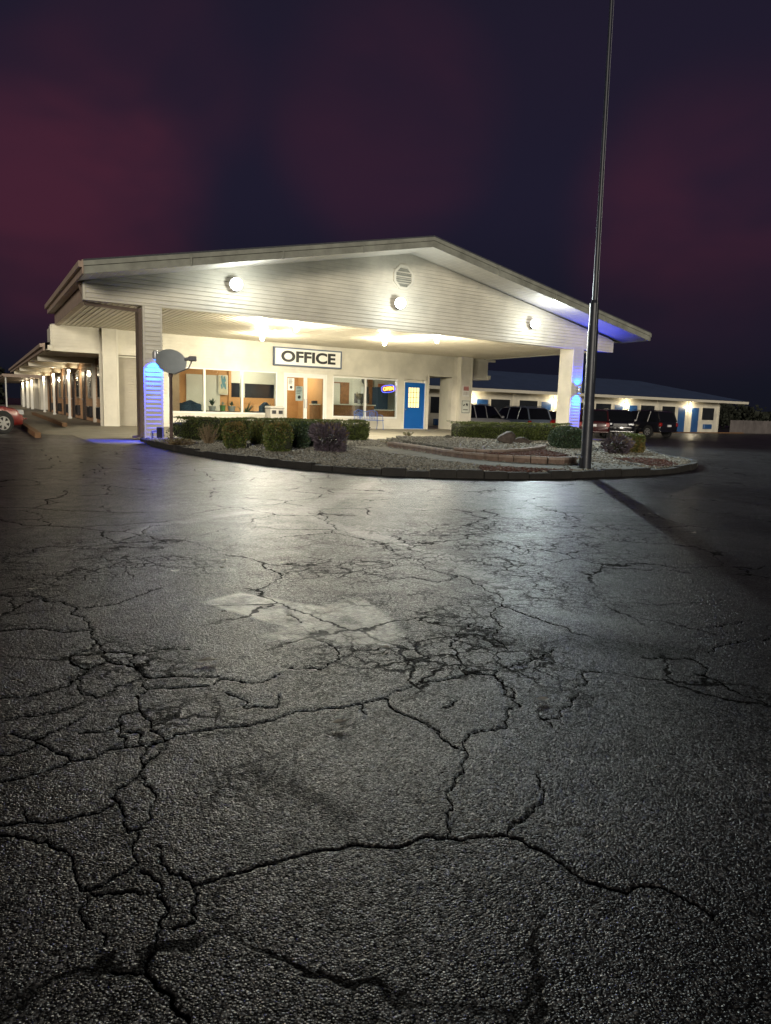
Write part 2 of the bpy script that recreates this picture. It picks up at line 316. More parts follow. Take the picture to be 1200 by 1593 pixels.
# ------------------------------------------------------------------ the asphalt lot
CRACKS=[(0.0109,[(-0.032,4.61),(0.064,4.555),(0.159,4.5),(0.269,4.423),(0.372,4.269),(0.421,4.115),(0.438,3.923)]),(0.0158,[(0.438,3.923),(0.446,3.682),(0.439,3.522),(0.449,3.344),(0.44,3.233)]),(0.009,[(0.44,3.233),(0.48,3.149),(0.535,3.052),(0.564,2.934),(0.533,2.809),(0.477,2.698),(0.471,2.636),(0.488,2.521),(0.467,2.445),(0.505,2.346)]),(0.0064,[(0.454,3.328),(0.542,3.279),(0.576,3.24),(0.679,3.265),(0.8,3.221)]),(0.0101,[(0.57,3.243),(0.535,3.052)]),(0.006,[(0.564,2.934),(0.725,2.872),(0.837,2.841)]),(0.0059,[(0.541,2.817),(0.64,2.786),(0.759,2.753),(0.827,2.806),(0.987,2.712),(1.06,2.759)]),(0.0072,[(-0.041,2.266),(0.009,2.273),(0.06,2.279),(0.139,2.294),(0.206,2.33)]),(0.0078,[(0.206,2.33),(0.269,2.311),(0.323,2.357),(0.401,2.344),(0.493,2.339)]),(0.0087,[(0.493,2.339),(0.597,2.37),(0.706,2.36),(0.817,2.342),(0.904,2.349),(0.99,2.376),(1.097,2.352),(1.197,2.338),(1.338,2.34)]),(0.0082,[(1.338,2.34),(1.451,2.384),(1.565,2.419),(1.687,2.41),(1.775,2.419),(1.885,2.36),(1.99,2.406),(2.096,2.402),(2.23,2.448),(2.371,2.517)]),(0.011,[(0.493,2.339),(0.432,2.317),(0.404,2.199),(0.373,2.137),(0.311,2.095),(0.282,2.05),(0.286,2.048),(0.299,1.995),(0.295,1.917),(0.296,1.85)]),(0.0112,[(0.296,1.85),(0.325,1.852),(0.363,1.901),(0.395,2.034),(0.398,2.052),(0.382,2.133)]),(0.0095,[(0.318,1.839),(0.295,1.714)]),(0.0044,[(0.295,1.714),(0.23,1.678),(0.177,1.653),(0.173,1.674)]),(0.0066,[(0.176,1.647),(0.234,1.614),(0.279,1.589)]),(0.0069,[(0.351,1.76),(0.348,1.673),(0.379,1.609),(0.391,1.564)]),(0.0074,[(0.391,1.564),(0.468,1.565),(0.548,1.566),(0.632,1.567),(0.715,1.556),(0.797,1.538),(0.868,1.495),(0.868,1.495),(0.896,1.476),(0.937,1.481),(1.031,1.456),(1.103,1.426),(1.185,1.393)]),(0.0072,[(1.185,1.393),(1.268,1.428),(1.378,1.475),(1.431,1.528),(1.431,1.528),(1.474,1.614)]),(0.0048,[(1.185,1.393),(1.206,1.327),(1.232,1.224),(1.247,1.141)]),(0.0029,[(1.247,1.141),(1.29,1.08),(1.394,1.028),(1.408,0.976),(1.399,0.927)]),(0.0058,[(1.031,1.456),(1.072,1.516),(1.12,1.564),(1.17,1.655),(1.209,1.678),(1.288,1.749),(1.365,1.831),(1.45,1.95)]),(0.0069,[(1.362,1.845),(1.352,1.915),(1.353,1.996),(1.364,2.077),(1.326,2.171),(1.318,2.255),(1.349,2.335)]),(0.0055,[(1.443,1.94),(1.529,1.935),(1.593,1.925),(1.699,2.044),(1.803,2.13),(1.874,2.324)]),(0.006,[(0.171,1.656),(0.153,1.743),(0.149,1.815),(0.115,1.885)]),(0.0074,[(0.115,1.885),(0.066,1.932),(0.024,1.972),(-0.027,2.01)]),(0.0051,[(-0.027,2.045),(0.003,2.036),(0.063,2.018),(0.123,1.988),(0.203,1.988),(0.28,2.004)]),(0.0053,[(0.063,2.018),(0.066,2.082)]),(0.0064,[(0.391,1.564),(0.387,1.522),(0.367,1.484),(0.368,1.449),(0.318,1.441)]),(0.0055,[(0.295,1.672),(0.312,1.572),(0.319,1.538)]),(0.0092,[(0.32,1.544),(0.3,1.483),(0.281,1.439),(0.268,1.394)]),(0.0165,[(0.268,1.394),(0.247,1.365),(0.252,1.316),(0.276,1.26),(0.287,1.205),(0.282,1.161)]),(0.0051,[(0.171,1.631),(0.161,1.521)]),(0.006,[(0.183,1.499),(0.181,1.458)]),(0.0114,[(0.184,1.374),(0.222,1.348),(0.246,1.347)]),(0.0082,[(0.436,3.498),(0.339,3.37),(0.298,3.297),(0.314,3.203),(0.357,3.141),(0.45,3.206)]),(0.0065,[(0.355,3.122),(0.303,3.046),(0.223,2.953),(0.132,2.926),(0.025,2.952)]),(0.0073,[(0.314,3.041),(0.306,2.862),(0.344,2.803),(0.453,2.902),(0.549,2.953)]),(0.0069,[(0.02,2.728),(0.091,2.753),(0.172,2.724),(0.298,2.798)]),(0.0082,[(0.046,2.618),(0.118,2.531),(0.18,2.568),(0.28,2.649)]),(0.0077,[(0.013,2.457),(0.086,2.458),(0.127,2.514)]),(0.0067,[(0.255,2.519),(0.346,2.508),(0.393,2.537),(0.399,2.608),(0.463,2.624)]),(0.0095,[(0.393,2.537),(0.373,2.358)]),(0.0082,[(0.392,2.467),(0.438,2.432),(0.434,2.329)]),(0.0076,[(0.206,2.33),(0.205,2.365),(0.118,2.518)]),(0.0059,[(-0.008,3.869),(0.047,3.846),(0.253,3.778),(0.433,3.698)]),(0.0068,[(0.461,4.112),(0.699,4.191),(0.917,4.378)]),(0.0071,[(1.233,2.328),(1.204,2.245)]),(0.0059,[(0.494,2.3),(0.393,2.193)]),(0.009,[(2.691,1.991),(2.865,2.137),(2.787,2.172),(2.664,2.252)]),(0.0069,[(2.708,2.004),(2.736,1.928),(2.704,1.842),(2.683,1.739),(2.687,1.63),(2.712,1.567)]),(0.0086,[(3.018,2.166),(3.195,2.217),(3.352,2.203),(3.582,2.216),(3.709,2.19)]),(0.0066,[(3.386,2.454),(3.53,2.442),(3.673,2.446)]),(0.0063,[(2.1,2.103),(2.245,2.216),(2.352,2.189)]),(0.0103,[(1.856,2.57),(1.775,2.419)]),(0.0058,[(1.885,2.36),(1.789,2.173),(1.803,2.13)]),(0.0045,[(2.063,2.045),(1.925,1.97),(1.774,1.945),(1.761,1.86)]),(0.0094,[(2.307,4.084),(2.51,4.051),(2.577,3.878),(2.803,3.984),(2.804,3.692),(2.626,3.264),(2.297,2.87),(2.15,2.606)]),(0.0077,[(2.626,3.264),(2.626,2.979),(2.666,2.769),(2.671,2.589)]),(0.0104,[(2.803,3.984),(2.759,4.325)]),(0.0069,[(2.297,2.87),(2.208,3.031),(1.922,2.759),(1.85,2.55)]),(0.0098,[(0.038,8.266),(0.152,8.232),(0.439,8.144),(0.853,7.776),(1.42,7.482)]),(0.0093,[(0.031,7.601),(0.133,7.466),(0.497,6.962),(0.741,6.788),(1.154,6.833),(1.503,6.853)]),(0.0118,[(2.991,6.985),(2.929,6.44),(2.837,5.882)]),(0.0102,[(0.755,9.007),(0.574,8.355)]),(0.0148,[(2.942,12.17),(3.01,11.039),(3.176,10.752)]),(0.0154,[(1.609,16.622),(1.572,12.407),(1.645,11.57)]),(0.0109,[(0.976,6.092),(1.19,6.286),(1.322,6.681),(1.582,6.688)]),(0.0105,[(0.421,5.965),(0.298,5.751),(0.087,5.537)]),(0.0113,[(0.421,5.965),(0.638,5.884),(0.833,5.952),(1.089,6.16)]),(0.0055,[(1.576,2.202),(1.496,2.172)]),(0.0054,[(0.799,2.668),(0.818,2.489),(0.926,2.439),(0.975,2.551)]),(0.0075,[(1.422,3.565),(1.422,3.385)]),(0.0065,[(1.388,3.102),(1.418,2.984),(1.372,2.834),(1.242,2.738),(1.1,2.824)])]
STRIPE=[(1.06,3.971),(1.317,4.096),(1.66,3.587),(1.329,3.329)]
HEAD=[(1.171,3.251),(1.655,3.618),(1.945,3.706),(1.811,3.025),(1.65,2.901),(1.382,3.051)]
STAIN=[(0.632,2.044),(0.704,2.077),(0.766,1.957),(0.835,1.78),(0.873,1.649),(0.814,1.61),(0.715,1.878)]
STREAK=[(2.036,2.926),(2.493,2.725),(2.857,2.507),(3.053,2.202),(2.742,2.099),(2.452,2.451),(2.094,2.682)]
SEAL1=[(0.324,5.502),(0.979,6.107),(1.352,6.689),(1.738,6.835),(2.128,7.096),(2.664,7.161),(2.935,7.027),(2.87,6.019),(2.992,5.316),(3.063,4.445),(2.744,3.292),(2.861,2.878),(3.055,2.599)]
SEAL2=[(5.85,10.46),(4.56,8.871),(3.766,8.008),(2.935,7.027)]
FLECKS=[(1.489,4.982),(1.835,4.756),(0.791,3.021),(0.816,3.019),(0.838,3.008),(1.075,2.196),(1.883,2.051),(0.235,4.61),(1.402,4.75),(2.527,14.471),(1.682,11.827),(1.4,3.508),(0.262,1.267),(6.649,5.697),(6.002,4.587),(1.618,2.844),(1.092,4.77)]

def sm(t): t = np.clip(t, 0, 1); return t*t*(3-2*t)
def gheight(x, y):
    return -.5*sm((x-18)/9)*sm((y-21)/13)
def build_ground():
    az_f = np.radians(np.arange(-12, 74.01, .115)); az_c = np.radians(np.arange(78, 344, 6.))
    az = np.concatenate([az_f, az_c])
    rr = [.45]
    while rr[-1] < 700:
        r = rr[-1]; rr.append(r + min(1.35*(r*r+1.25)/813., .021 if r < 9.5 else .05*r))
    rr = np.array(rr); nr, na = len(rr), len(az)
    X = (rr[:,None]*np.sin(az)[None,:]).ravel(); Y = (rr[:,None]*np.cos(az)[None,:]).ravel()
    X = np.append(X, 0); Y = np.append(Y, 0)
    n = len(X)
    i = np.arange(nr-1)[:,None]*na; j = np.arange(na)[None,:]; jn = (j+1) % na
    F = np.stack([i+j, i+jn, i+na+jn, i+na+j], -1).reshape(-1, 4)
    F = F[:, ::-1]
    cen = np.stack([np.full(na, n-1), np.arange(na), (np.arange(na)+1) % na, (np.arange(na)+1) % na], -1)
    crack = np.zeros(n); near = np.hypot(X, Y) < 16
    idx = np.where(near)[0]; cs = .12
    cx = np.floor(X[idx]/cs).astype(int); cy = np.floor(Y[idx]/cs).astype(int)
    key = cx*10000+cy; o = np.argsort(key); idx = idx[o]; key = key[o]
    def verts_in(x0, x1, y0, y1):
        out = []
        for a in range(int(math.floor(x0/cs)), int(math.floor(x1/cs))+1):
            k0 = a*10000+int(math.floor(y0/cs)); k1 = a*10000+int(math.floor(y1/cs))
            s = np.searchsorted(key, k0); e = np.searchsorted(key, k1, 'right'); out.append(idx[s:e])
        return np.concatenate(out) if out else np.array([], int)
    rng = random.Random(5)
    def rough(pts, it, amp):
        for _ in range(it):
            q = [pts[0]]
            for a, b in zip(pts[:-1], pts[1:]):
                L = math.hypot(b[0]-a[0], b[1]-a[1]); k = rng.gauss(0, amp)
                q += [((a[0]+b[0])/2 - (b[1]-a[1])*k, (a[1]+b[1])/2 + (b[0]-a[0])*k), b]
            pts = q
        return pts
    for w, pts in CRACKS:
        pts = rough(pts, 4, .11); w = w*.74
        for a, b in zip(pts[:-1], pts[1:]):
            ww = w*rng.uniform(.35, 1.25)
            v = verts_in(min(a[0],b[0])-.04, max(a[0],b[0])+.04, min(a[1],b[1])-.04, max(a[1],b[1])+.04)
            if not len(v): continue
            dx, dy = b[0]-a[0], b[1]-a[1]; L2 = dx*dx+dy*dy+1e-12
            t = np.clip(((X[v]-a[0])*dx+(Y[v]-a[1])*dy)/L2, 0, 1)
            d = np.hypot(X[v]-a[0]-t*dx, Y[v]-a[1]-t*dy)
            rv = np.hypot(X[v], Y[v]); L1 = math.sqrt(L2); cn = np.abs((-dy*X[v]+dx*Y[v])/(L1*rv+1e-9)); drr = np.minimum(1.35*(rv*rv+1.25)/813., .021)
            ms = .62*np.sqrt((drr*cn)**2+(.002*rv)**2*(1-cn*cn))+.0006
            c = np.clip(1.25-d/(np.maximum(ww*.46, ms)), 0, 1)
            crack[v] = np.maximum(crack[v], c)
    def inpoly(poly, soft):
        P = np.array(poly); x0, y0 = P.min(0)-soft; x1, y1 = P.max(0)+soft
        out = np.zeros(n); v = np.where((X > x0) & (X < x1) & (Y > y0) & (Y < y1))[0]
        if not len(v): return out
        ins = np.zeros(len(v), bool); d = np.full(len(v), 1e9)
        for k in range(len(P)):
            a, b = P[k-1], P[k]
            cond = ((a[1] > Y[v]) != (b[1] > Y[v])) & (X[v] < (b[0]-a[0])*(Y[v]-a[1])/(b[1]-a[1]+1e-12)+a[0]); ins ^= cond
            t = np.clip(((X[v]-a[0])*(b[0]-a[0])+(Y[v]-a[1])*(b[1]-a[1]))/((b-a)@(b-a)), 0, 1)
            d = np.minimum(d, np.hypot(X[v]-a[0]-t*(b[0]-a[0]), Y[v]-a[1]-t*(b[1]-a[1])))
        sd = np.where(ins, d, -d); out[v] = sm((sd+soft)/(2*soft)); return out
    paint = np.maximum(inpoly(STRIPE, .02), .75*inpoly(HEAD, .05))
    def along(pts, w):
        out = np.zeros(n); pts = rough(pts, 2, .05)
        for a, b in zip(pts[:-1], pts[1:]):
            v = verts_in(min(a[0],b[0])-w, max(a[0],b[0])+w, min(a[1],b[1])-w, max(a[1],b[1])+w)
            if not len(v): continue
            dx, dy = b[0]-a[0], b[1]-a[1]; L2 = dx*dx+dy*dy+1e-12
            t = np.clip(((X[v]-a[0])*dx+(Y[v]-a[1])*dy)/L2, 0, 1)
            out[v] = np.maximum(out[v], np.clip(1-np.hypot(X[v]-a[0]-t*dx, Y[v]-a[1]-t*dy)/w, 0, 1))
        return sm(out*1.4)
    pale = np.maximum(along(SEAL1, .13)*sm((np.hypot(X, Y)-3.2)/1.5), along(SEAL2, .2))
    stain = np.maximum(inpoly(STAIN, .05), .9*inpoly(STREAK, .12))
    # alligator zone: the broken left edge and the centre right band
    def blob(cx_, cy_, rx, ry, a): 
        c_, s_ = math.cos(a), math.sin(a); u = (X-cx_)*c_+(Y-cy_)*s_; v = -(X-cx_)*s_+(Y-cy_)*c_
        return sm(1.3-np.hypot(u/rx, v/ry))
    allig = np.maximum.reduce([blob(.45, 2.6, .45, 1.2, 0), blob(1.9, 2.8, .8, 1.1, 0), blob(2.9, 4.3, 1.4, 1.6, .4), blob(.6, 5.3, 1.2, 1.2, 0), blob(4.2, 5.0, 2.2, 1.4, .3)])
    Z = gheight(X, Y) - .0055*crack + .0012*np.sin(X*1.9+.4*np.sin(Y*1.3))*np.sin(Y*1.6+.7)*(np.hypot(X, Y) < 25)
    V = np.stack([X, Y, Z], -1)
    o = rawmesh('asphalt_lot', V, np.vstack([F]), M['asphalt'], smooth=True)
    for nm, arr in (('crack', crack), ('paint', paint), ('pale', pale), ('stain', stain), ('allig', allig)):
        a = o.data.attributes.new(nm, 'FLOAT', 'POINT')
        if len(a.data) == len(arr): a.data.foreach_set('value', arr.astype(np.float32))
    tag(o, 'cracked dark asphalt of the parking lot', kind='structure')
    return o
def asphalt_mat():
    m = bpy.data.materials.new('cracked_asphalt'); m.use_nodes = True; t = m.node_tree; p = t.nodes['Principled BSDF']
    geo = N(t, 'ShaderNodeTexCoord'); P = geo.outputs['Object']
    def math_(op, a, b=None, c=None, clamp=False):
        n = N(t, 'ShaderNodeMath', operation=op); n.use_clamp = clamp
        for i_, v in enumerate((a, b, c)):
            if v is None: continue
            if isinstance(v, (int, float)): n.inputs[i_].default_value = v
            else: LK(t, v, n.inputs[i_])
        return n.outputs[0]
    def noise(sc, det=4, ro=.55, vec=P, dist=0):
        n = N(t, 'ShaderNodeTexNoise', i={'Scale': sc, 'Detail': det, 'Roughness': ro, 'Distortion': dist}); LK(t, vec, n.inputs['Vector']); return n
    def attr(nm):
        n = N(t, 'ShaderNodeAttribute', attribute_name=nm); return n.outputs['Fac']
    def mixc(f, a, b):
        n = N(t, 'ShaderNodeMix', data_type='RGBA'); n.clamp_factor = True
        if isinstance(f, (int, float)): n.inputs[0].default_value = f
        else: LK(t, f, n.inputs[0])
        for k_, v in ((6, a), (7, b)):
            if isinstance(v, tuple): n.inputs[k_].default_value = (*v, 1)
            else: LK(t, v, n.inputs[k_])
        return n.outputs[2]
    # aggregate
    v1 = N(t, 'ShaderNodeTexVoronoi', i={'Scale': 165, 'Randomness': 1}); LK(t, P, v1.inputs['Vector'])
    v2 = N(t, 'ShaderNodeTexVoronoi', i={'Scale': 74, 'Randomness': 1}); LK(t, P, v2.inputs['Vector'])
    sx = N(t, 'ShaderNodeSeparateXYZ'); LK(t, v1.outputs['Color'], sx.inputs[0])
    st = ramp(t, sx.outputs[0], [(0, .004), (.45, .014), (.8, .042), (1, .17)], 'LINEAR')
    nA = noise(34, 3, .6); nB = noise(.55, 6, .62, dist=.3); nC = noise(5, 5, .65)
    big = ramp(t, nB.outputs['Fac'], [(.3, .60), (.5, 1.0), (.72, 1.55)], 'LINEAR')
    mid = ramp(t, nC.outputs['Fac'], [(.3, .72), (.7, 1.3)], 'LINEAR')
    c = N(t, 'ShaderNodeMix', data_type='RGBA', blend_type='MULTIPLY', i={0: 1}); LK(t, st.outputs[0], c.inputs[6]); LK(t, big.outputs[0], c.inputs[7])
    c2 = N(t, 'ShaderNodeMix', data_type='RGBA', blend_type='MULTIPLY', i={0: 1}); LK(t, c.outputs[2], c2.inputs[6]); LK(t, mid.outputs[0], c2.inputs[7])
    col = c2.outputs[2]
    # worn seams and faded paint
    rg = ramp(t, nA.outputs['Fac'], [(.38, .15), (.6, 1)], 'LINEAR').outputs[0]
    col = mixc(math_('MULTIPLY', attr('pale'), math_('MULTIPLY', rg, .45)), col, (.10, .10, .095))
    pn = ramp(t, nC.outputs['Fac'], [(.35, .25), (.6, .9)], 'LINEAR').outputs[0]
    col = mixc(math_('MULTIPLY', attr('paint'), math_('MULTIPLY', math_('ADD', math_('MULTIPLY', rg, .45), .5), pn)), col, (.44, .43, .34))
    col = mixc(math_('MULTIPLY', attr('stain'), math_('MULTIPLY', rg, .75)), col, (.010, .010, .010))
    # procedural hairline network
    dn = noise(2.3, 4, .6); off = N(t, 'ShaderNodeVectorMath', operation='SCALE', i={'Scale': .34}); LK(t, dn.outputs['Color'], off.inputs[0])
    dn2 = noise(19, 3, .6); off2 = N(t, 'ShaderNodeVectorMath', operation='SCALE', i={'Scale': .045}); LK(t, dn2.outputs['Color'], off2.inputs[0])
    w1 = N(t, 'ShaderNodeVectorMath', operation='ADD'); LK(t, P, w1.inputs[0]); LK(t, off.outputs[0], w1.inputs[1])
    w2 = N(t, 'ShaderNodeVectorMath', operation='ADD'); LK(t, w1.outputs[0], w2.inputs[0]); LK(t, off2.outputs[0], w2.inputs[1])
    def net(sc, wid):
        v = N(t, 'ShaderNodeTexVoronoi', feature='DISTANCE_TO_EDGE', i={'Scale': sc}); LK(t, w2.outputs[0], v.inputs['Vector'])
        return math_('MULTIPLY', math_('SUBTRACT', 1.0, math_('DIVIDE', v.outputs['Distance'], wid, clamp=True), clamp=True), 2.2, clamp=True)
    alg = attr('allig')
    nm = noise(.9, 3, .5)
    mk1 = ramp(t, nm.outputs['Fac'], [(.44, 0), (.58, 1)]).outputs[0]
    nk = noise(1.7, 2, .5); mk2 = ramp(t, nk.outputs['Fac'], [(.42, .22), (.6, .9)]).outputs[0]
    f1 = math_('MULTIPLY', net(1.15, .012), mk1)
    f2 = math_('MULTIPLY', math_('MULTIPLY', net(4.6, .040), alg), mk2)
    f3 = math_('MULTIPLY', math_('MULTIPLY', net(10.5, .06), alg), math_('MULTIPLY', mk2, .7))
    hair = math_('MAXIMUM', f1, math_('MAXIMUM', f2, f3))
    ck = attr('crack')
    rag = ramp(t, noise(60, 3, .7).outputs['Fac'], [(.3, -.25), (.7, .25)], 'LINEAR')
    # (a ramp clamps at 0, so shift instead)
    ckr = math_('ADD', ck, math_('MULTIPLY', math_('SUBTRACT', noise(70, 4, .75).outputs['Fac'], .5), math_('MULTIPLY', ck, 2.6)))
    cks = N(t, 'ShaderNodeMapRange', i={'From Min': .38, 'From Max': .72}); LK(t, ckr, cks.inputs['Value'])
    allc = math_('MAXIMUM', cks.outputs[0], math_('MULTIPLY', hair, .9))
    col = mixc(allc, col, (.0035, .0032, .003))
    LK(t, col, p.inputs['Base Color'])
    ro = ramp(t, nC.outputs['Fac'], [(.3, .37), (.7, .27)], 'LINEAR'); 
    rf = math_('ADD', ro.outputs[0], math_('MULTIPLY', allc, .4), clamp=True); LK(t, rf, p.inputs['Roughness'])
    sep2 = N(t, 'ShaderNodeSeparateXYZ'); LK(t, v1.outputs['Color'], sep2.inputs[0])
    sep3 = N(t, 'ShaderNodeSeparateXYZ'); LK(t, v2.outputs['Color'], sep3.inputs[0])
    s1 = ramp(t, sep2.outputs[1], [(.2, .10), (.6, .36), (1, .95)], 'LINEAR').outputs[0]
    s2 = ramp(t, sep3.outputs[1], [(.1, .25), (.8, 1)], 'LINEAR').outputs[0]
    ve = N(t, 'ShaderNodeTexVoronoi', feature='DISTANCE_TO_EDGE', i={'Scale': 165}); LK(t, P, ve.inputs['Vector'])
    cre = ramp(t, ve.outputs['Distance'], [(.02, .0), (.12, 1)], 'LINEAR').outputs[0]
    spc = math_('MULTIPLY', math_('MULTIPLY', math_('MULTIPLY', s1, s2), math_('MULTIPLY', cre, big.outputs[0])), math_('SUBTRACT', 1.0, allc)); spc = math_('MULTIPLY', spc, math_('SUBTRACT', 1.0, math_('MULTIPLY', attr('stain'), .75)))
    spc = math_('ADD', spc, math_('MULTIPLY', attr('paint'), math_('MULTIPLY', pn, .40)))
    spc = math_('ADD', spc, math_('MULTIPLY', attr('pale'), math_('MULTIPLY', rg, .10))); LK(t, spc, p.inputs['Specular IOR Level'])
    # relief
    h = math_('ADD', math_('MULTIPLY', v1.outputs['Distance'], -1.1), math_('MULTIPLY', v2.outputs['Distance'], -.9))
    h = math_('ADD', h, math_('MULTIPLY', nA.outputs['Fac'], .45))
    h = math_('SUBTRACT', h, math_('MULTIPLY', allc, 1.2))
    b = N(t, 'ShaderNodeBump', i={'Strength': 1, 'Distance': .0030}); LK(t, h, b.inputs['Height']); LK(t, b.outputs[0], p.inputs['Normal'])
    return m
M['asphalt'] = asphalt_mat()
build_ground()

def sheet(name, pts, m, label=None, tri=None):
    mb = MB(); mb.add(pts, tri or [tuple(range(len(pts)))]); o = mb.build(name, m); tag(o, label, kind='structure'); return o
# concrete apron and porch floor under the canopy: rises gently to the office wall
ap = []; front = [(1.5,24.6),(2.45,23.75),(2.56,19.6),(3.1,18.6),(3.9,19.6),(6,20.2),(12,20.8),(20,21.8),(24,22.6)]
mb = MB()
n_ = len(front)
vs = [(x, y, .006 if i < 4 else .03) for i, (x, y) in enumerate(front)]
wl = [(1.5,29.2),(2.45,29.2),(3.0,29.2),(3.6,29.2),(4.2,29.3),(7,29.5),(13,30),(21,30.6),(24,30.9)]
vs += [(x, y, .12) for x, y in wl]
mb.add(vs, [(i, i+1, n_+i+1, n_+i) for i in range(n_-1)])
tag(mb.build('porch_floor', M['concrete'], smooth=True), 'pale concrete porch floor under the canopy', kind='structure')
mb = MB(); mb.box(1.5, 4.3, 29.2, 66, .0, .12); tag(mb.build('walkway', M['concrete']), 'pale concrete walkway along the left room row', kind='structure')
mb = MB(); mb.box(4.0, 24, 29.9, 36, -.1, .115); tag(mb.build('office_floor_slab', M['tile']), 'interior floor of the office', kind='structure')
mb = MB()
for y in (19.45, 22.3, 25.1, 27.9): mb.add([(-3,y,.009),(1.4,y+.1,.009),(1.4,y+.21,.009),(-3,y+.11,.009)], [(0,1,2,3)])
tag(mb.build('parking_line', M['line']), 'worn white parking bay lines left of the porch', kind='structure')

# ------------------------------------------------------------------ planted island
isl_f = [(3.83,20.3),(3.78,18.5),(3.97,15.6),(4.22,14.2),(4.51,13.0),(5.1,11.43),(5.85,10.46),(6.78,9.92),(7.78,9.5),(8.8,9.38),(9.73,9.48),(10.6,9.52),(11.44,9.6),(12.43,9.95),(13.5,10.5),(14.35,11.1),(14.8,11.65)]
isl_b = [(15.05,12.2),(16.1,13.7),(17.57,15.6),(19.2,18.0),(20.4,20.2),(20.6,21.4)]
isl_r = [(17,21.2),(13.9,20.9),(12,20.6),(10.8,20.3),(7,20.4)]
def dens(pts, st):
    out = [pts[0]]
    for a, b in zip(pts[:-1], pts[1:]):
        k = max(1, int(math.hypot(b[0]-a[0], b[1]-a[1])/st))
        out += [(a[0]+(b[0]-a[0])*i/k, a[1]+(b[1]-a[1])*i/k) for i in range(1, k+1)]
    return out
def smooth_poly(p, it=2):
    for _ in range(it):
        q = [p[0]]
        for a, b in zip(p[:-1], p[1:]): q += [(a[0]*.75+b[0]*.25, a[1]*.75+b[1]*.25), (a[0]*.25+b[0]*.75, a[1]*.25+b[1]*.75)]
        p = q+[p[-1]]
    return p
outline = smooth_poly(isl_f+isl_b, 2)+isl_r
mb = MB(); mb.prism(outline, 0, .095); tag(mb.build('island_bed', M['soil']), 'gravel covered soil of the planted island', kind='structure')
def blocks(path, w, h0, h1, st, mats, name, label, jit=.008, gap=.006, cap=None):
    mb = MB(); p = dens(path, st*.999); rng = random.Random(3)
    # resample by arc length
    L = [0]
    for a, b in zip(p[:-1], p[1:]): L.append(L[-1]+math.hypot(b[0]-a[0], b[1]-a[1]))
    def pt(s):
        s = max(0, min(L[-1], s)); i = int(np.searchsorted(L, s)); i = max(1, min(len(p)-1, i)); t = (s-L[i-1])/(L[i]-L[i-1]+1e-9)
        return (p[i-1][0]+(p[i][0]-p[i-1][0])*t, p[i-1][1]+(p[i][1]-p[i-1][1])*t)
    s = 0
    while s < L[-1]-st*.3:
        ln = st*rng.uniform(.9, 1.1); a = pt(s+gap/2); b = pt(s+ln-gap/2); s += ln
        dx, dy = b[0]-a[0], b[1]-a[1]; l = math.hypot(dx, dy)+1e-9; nx, ny = -dy/l, dx/l
        j = rng.uniform(-jit, jit); jz = rng.uniform(-jit, jit); ww = w/2
        for (z0, z1, e, k) in ([(h0, h1+jz, 0, 0)] if not cap else [(h0, h1-cap+jz, 0, 0), (h1-cap+jz, h1+jz, .012, 1)]):
            c_ = .012
            q = [(a[0]+nx*(j+ww+e), a[1]+ny*(j+ww+e)), (b[0]+nx*(j+ww+e), b[1]+ny*(j+ww+e)), (b[0]+nx*(j-ww-e), b[1]+ny*(j-ww-e)), (a[0]+nx*(j-ww-e), a[1]+ny*(j-ww-e))]
            cx_, cy_ = sum(v[0] for v in q)/4, sum(v[1] for v in q)/4
            qt = [(cx_+(x-cx_)*.93, cy_+(y-cy_)*(1-.07)) for x, y in q]
            vs = [(x, y, z0) for x, y in q]+[(x, y, z1-c_) for x, y in q]+[(x, y, z1) for x, y in qt]
            fs = [(i, (i+1) % 4, 4+(i+1) % 4, 4+i) for i in range(4)]+[(4+i, 4+(i+1) % 4, 8+(i+1) % 4, 8+i) for i in range(4)]+[(8,9,10,11), (3,2,1,0)]
            mb.add(vs, fs, k)
    o = mb.build(name, mats); return o
curbpath = smooth_poly(isl_f+isl_b, 2)
tag(blocks(curbpath, .12, -.01, .118, .42, M['curb'], 'island_curb', '', jit=.022, gap=.014), 'dark weathered curb round the planted island', kind='structure')
# low block walls of the raised bed
wall_lo = smooth_poly([(9.3,16.4),(9.25,15.4),(8.93,13.15),(9.05,11.9),(9.45,11.3),(9.95,10.86),(10.28,10.85),(10.75,11.3),(11.1,12.0)], 2)
wall_hi = smooth_poly([(8.97,12.95),(9.1,12.3),(9.45,12.1),(10.5,12.5),(11.7,13.35),(12.3,14.0)], 2)
a_ = blocks(wall_lo, .2, .09, .245, .30, [M['block'], M['blocktop']], 'retaining_wall', '', jit=.006, cap=.05)
tag(a_, 'lower brown block retaining wall curving round the raised bed', 'retaining wall')
b_ = blocks(wall_hi, .16, .2, .315, .30, [M['block'], M['blocktop']], 'bed_edging', '', jit=.006, cap=.04)
tag(b_, 'upper short block edging behind the red mulch of the raised bed', 'edging')
bed_poly = [(p[0], p[1]) for p in wall_lo]+[(12.3,14.0),(13.2,16.5),(12.5,18.8),(10.4,18.6)]
mb = MB(); mb.prism(bed_poly, .09, .235); tag(mb.build('raised_bed', M['soil']), 'gravel topped raised bed behind the block wall', kind='structure')
hi_poly = [(p[0], p[1]) for p in wall_hi]+[(13.2,16.5),(12.5,18.6),(10.6,18.4),(9.6,16.3),(9.35,15.4)]
mb = MB(); mb.prism(hi_poly, .23, .285); tag(mb.build('upper_bed', M['soil']), 'upper gravel bed behind the short edging', kind='structure')
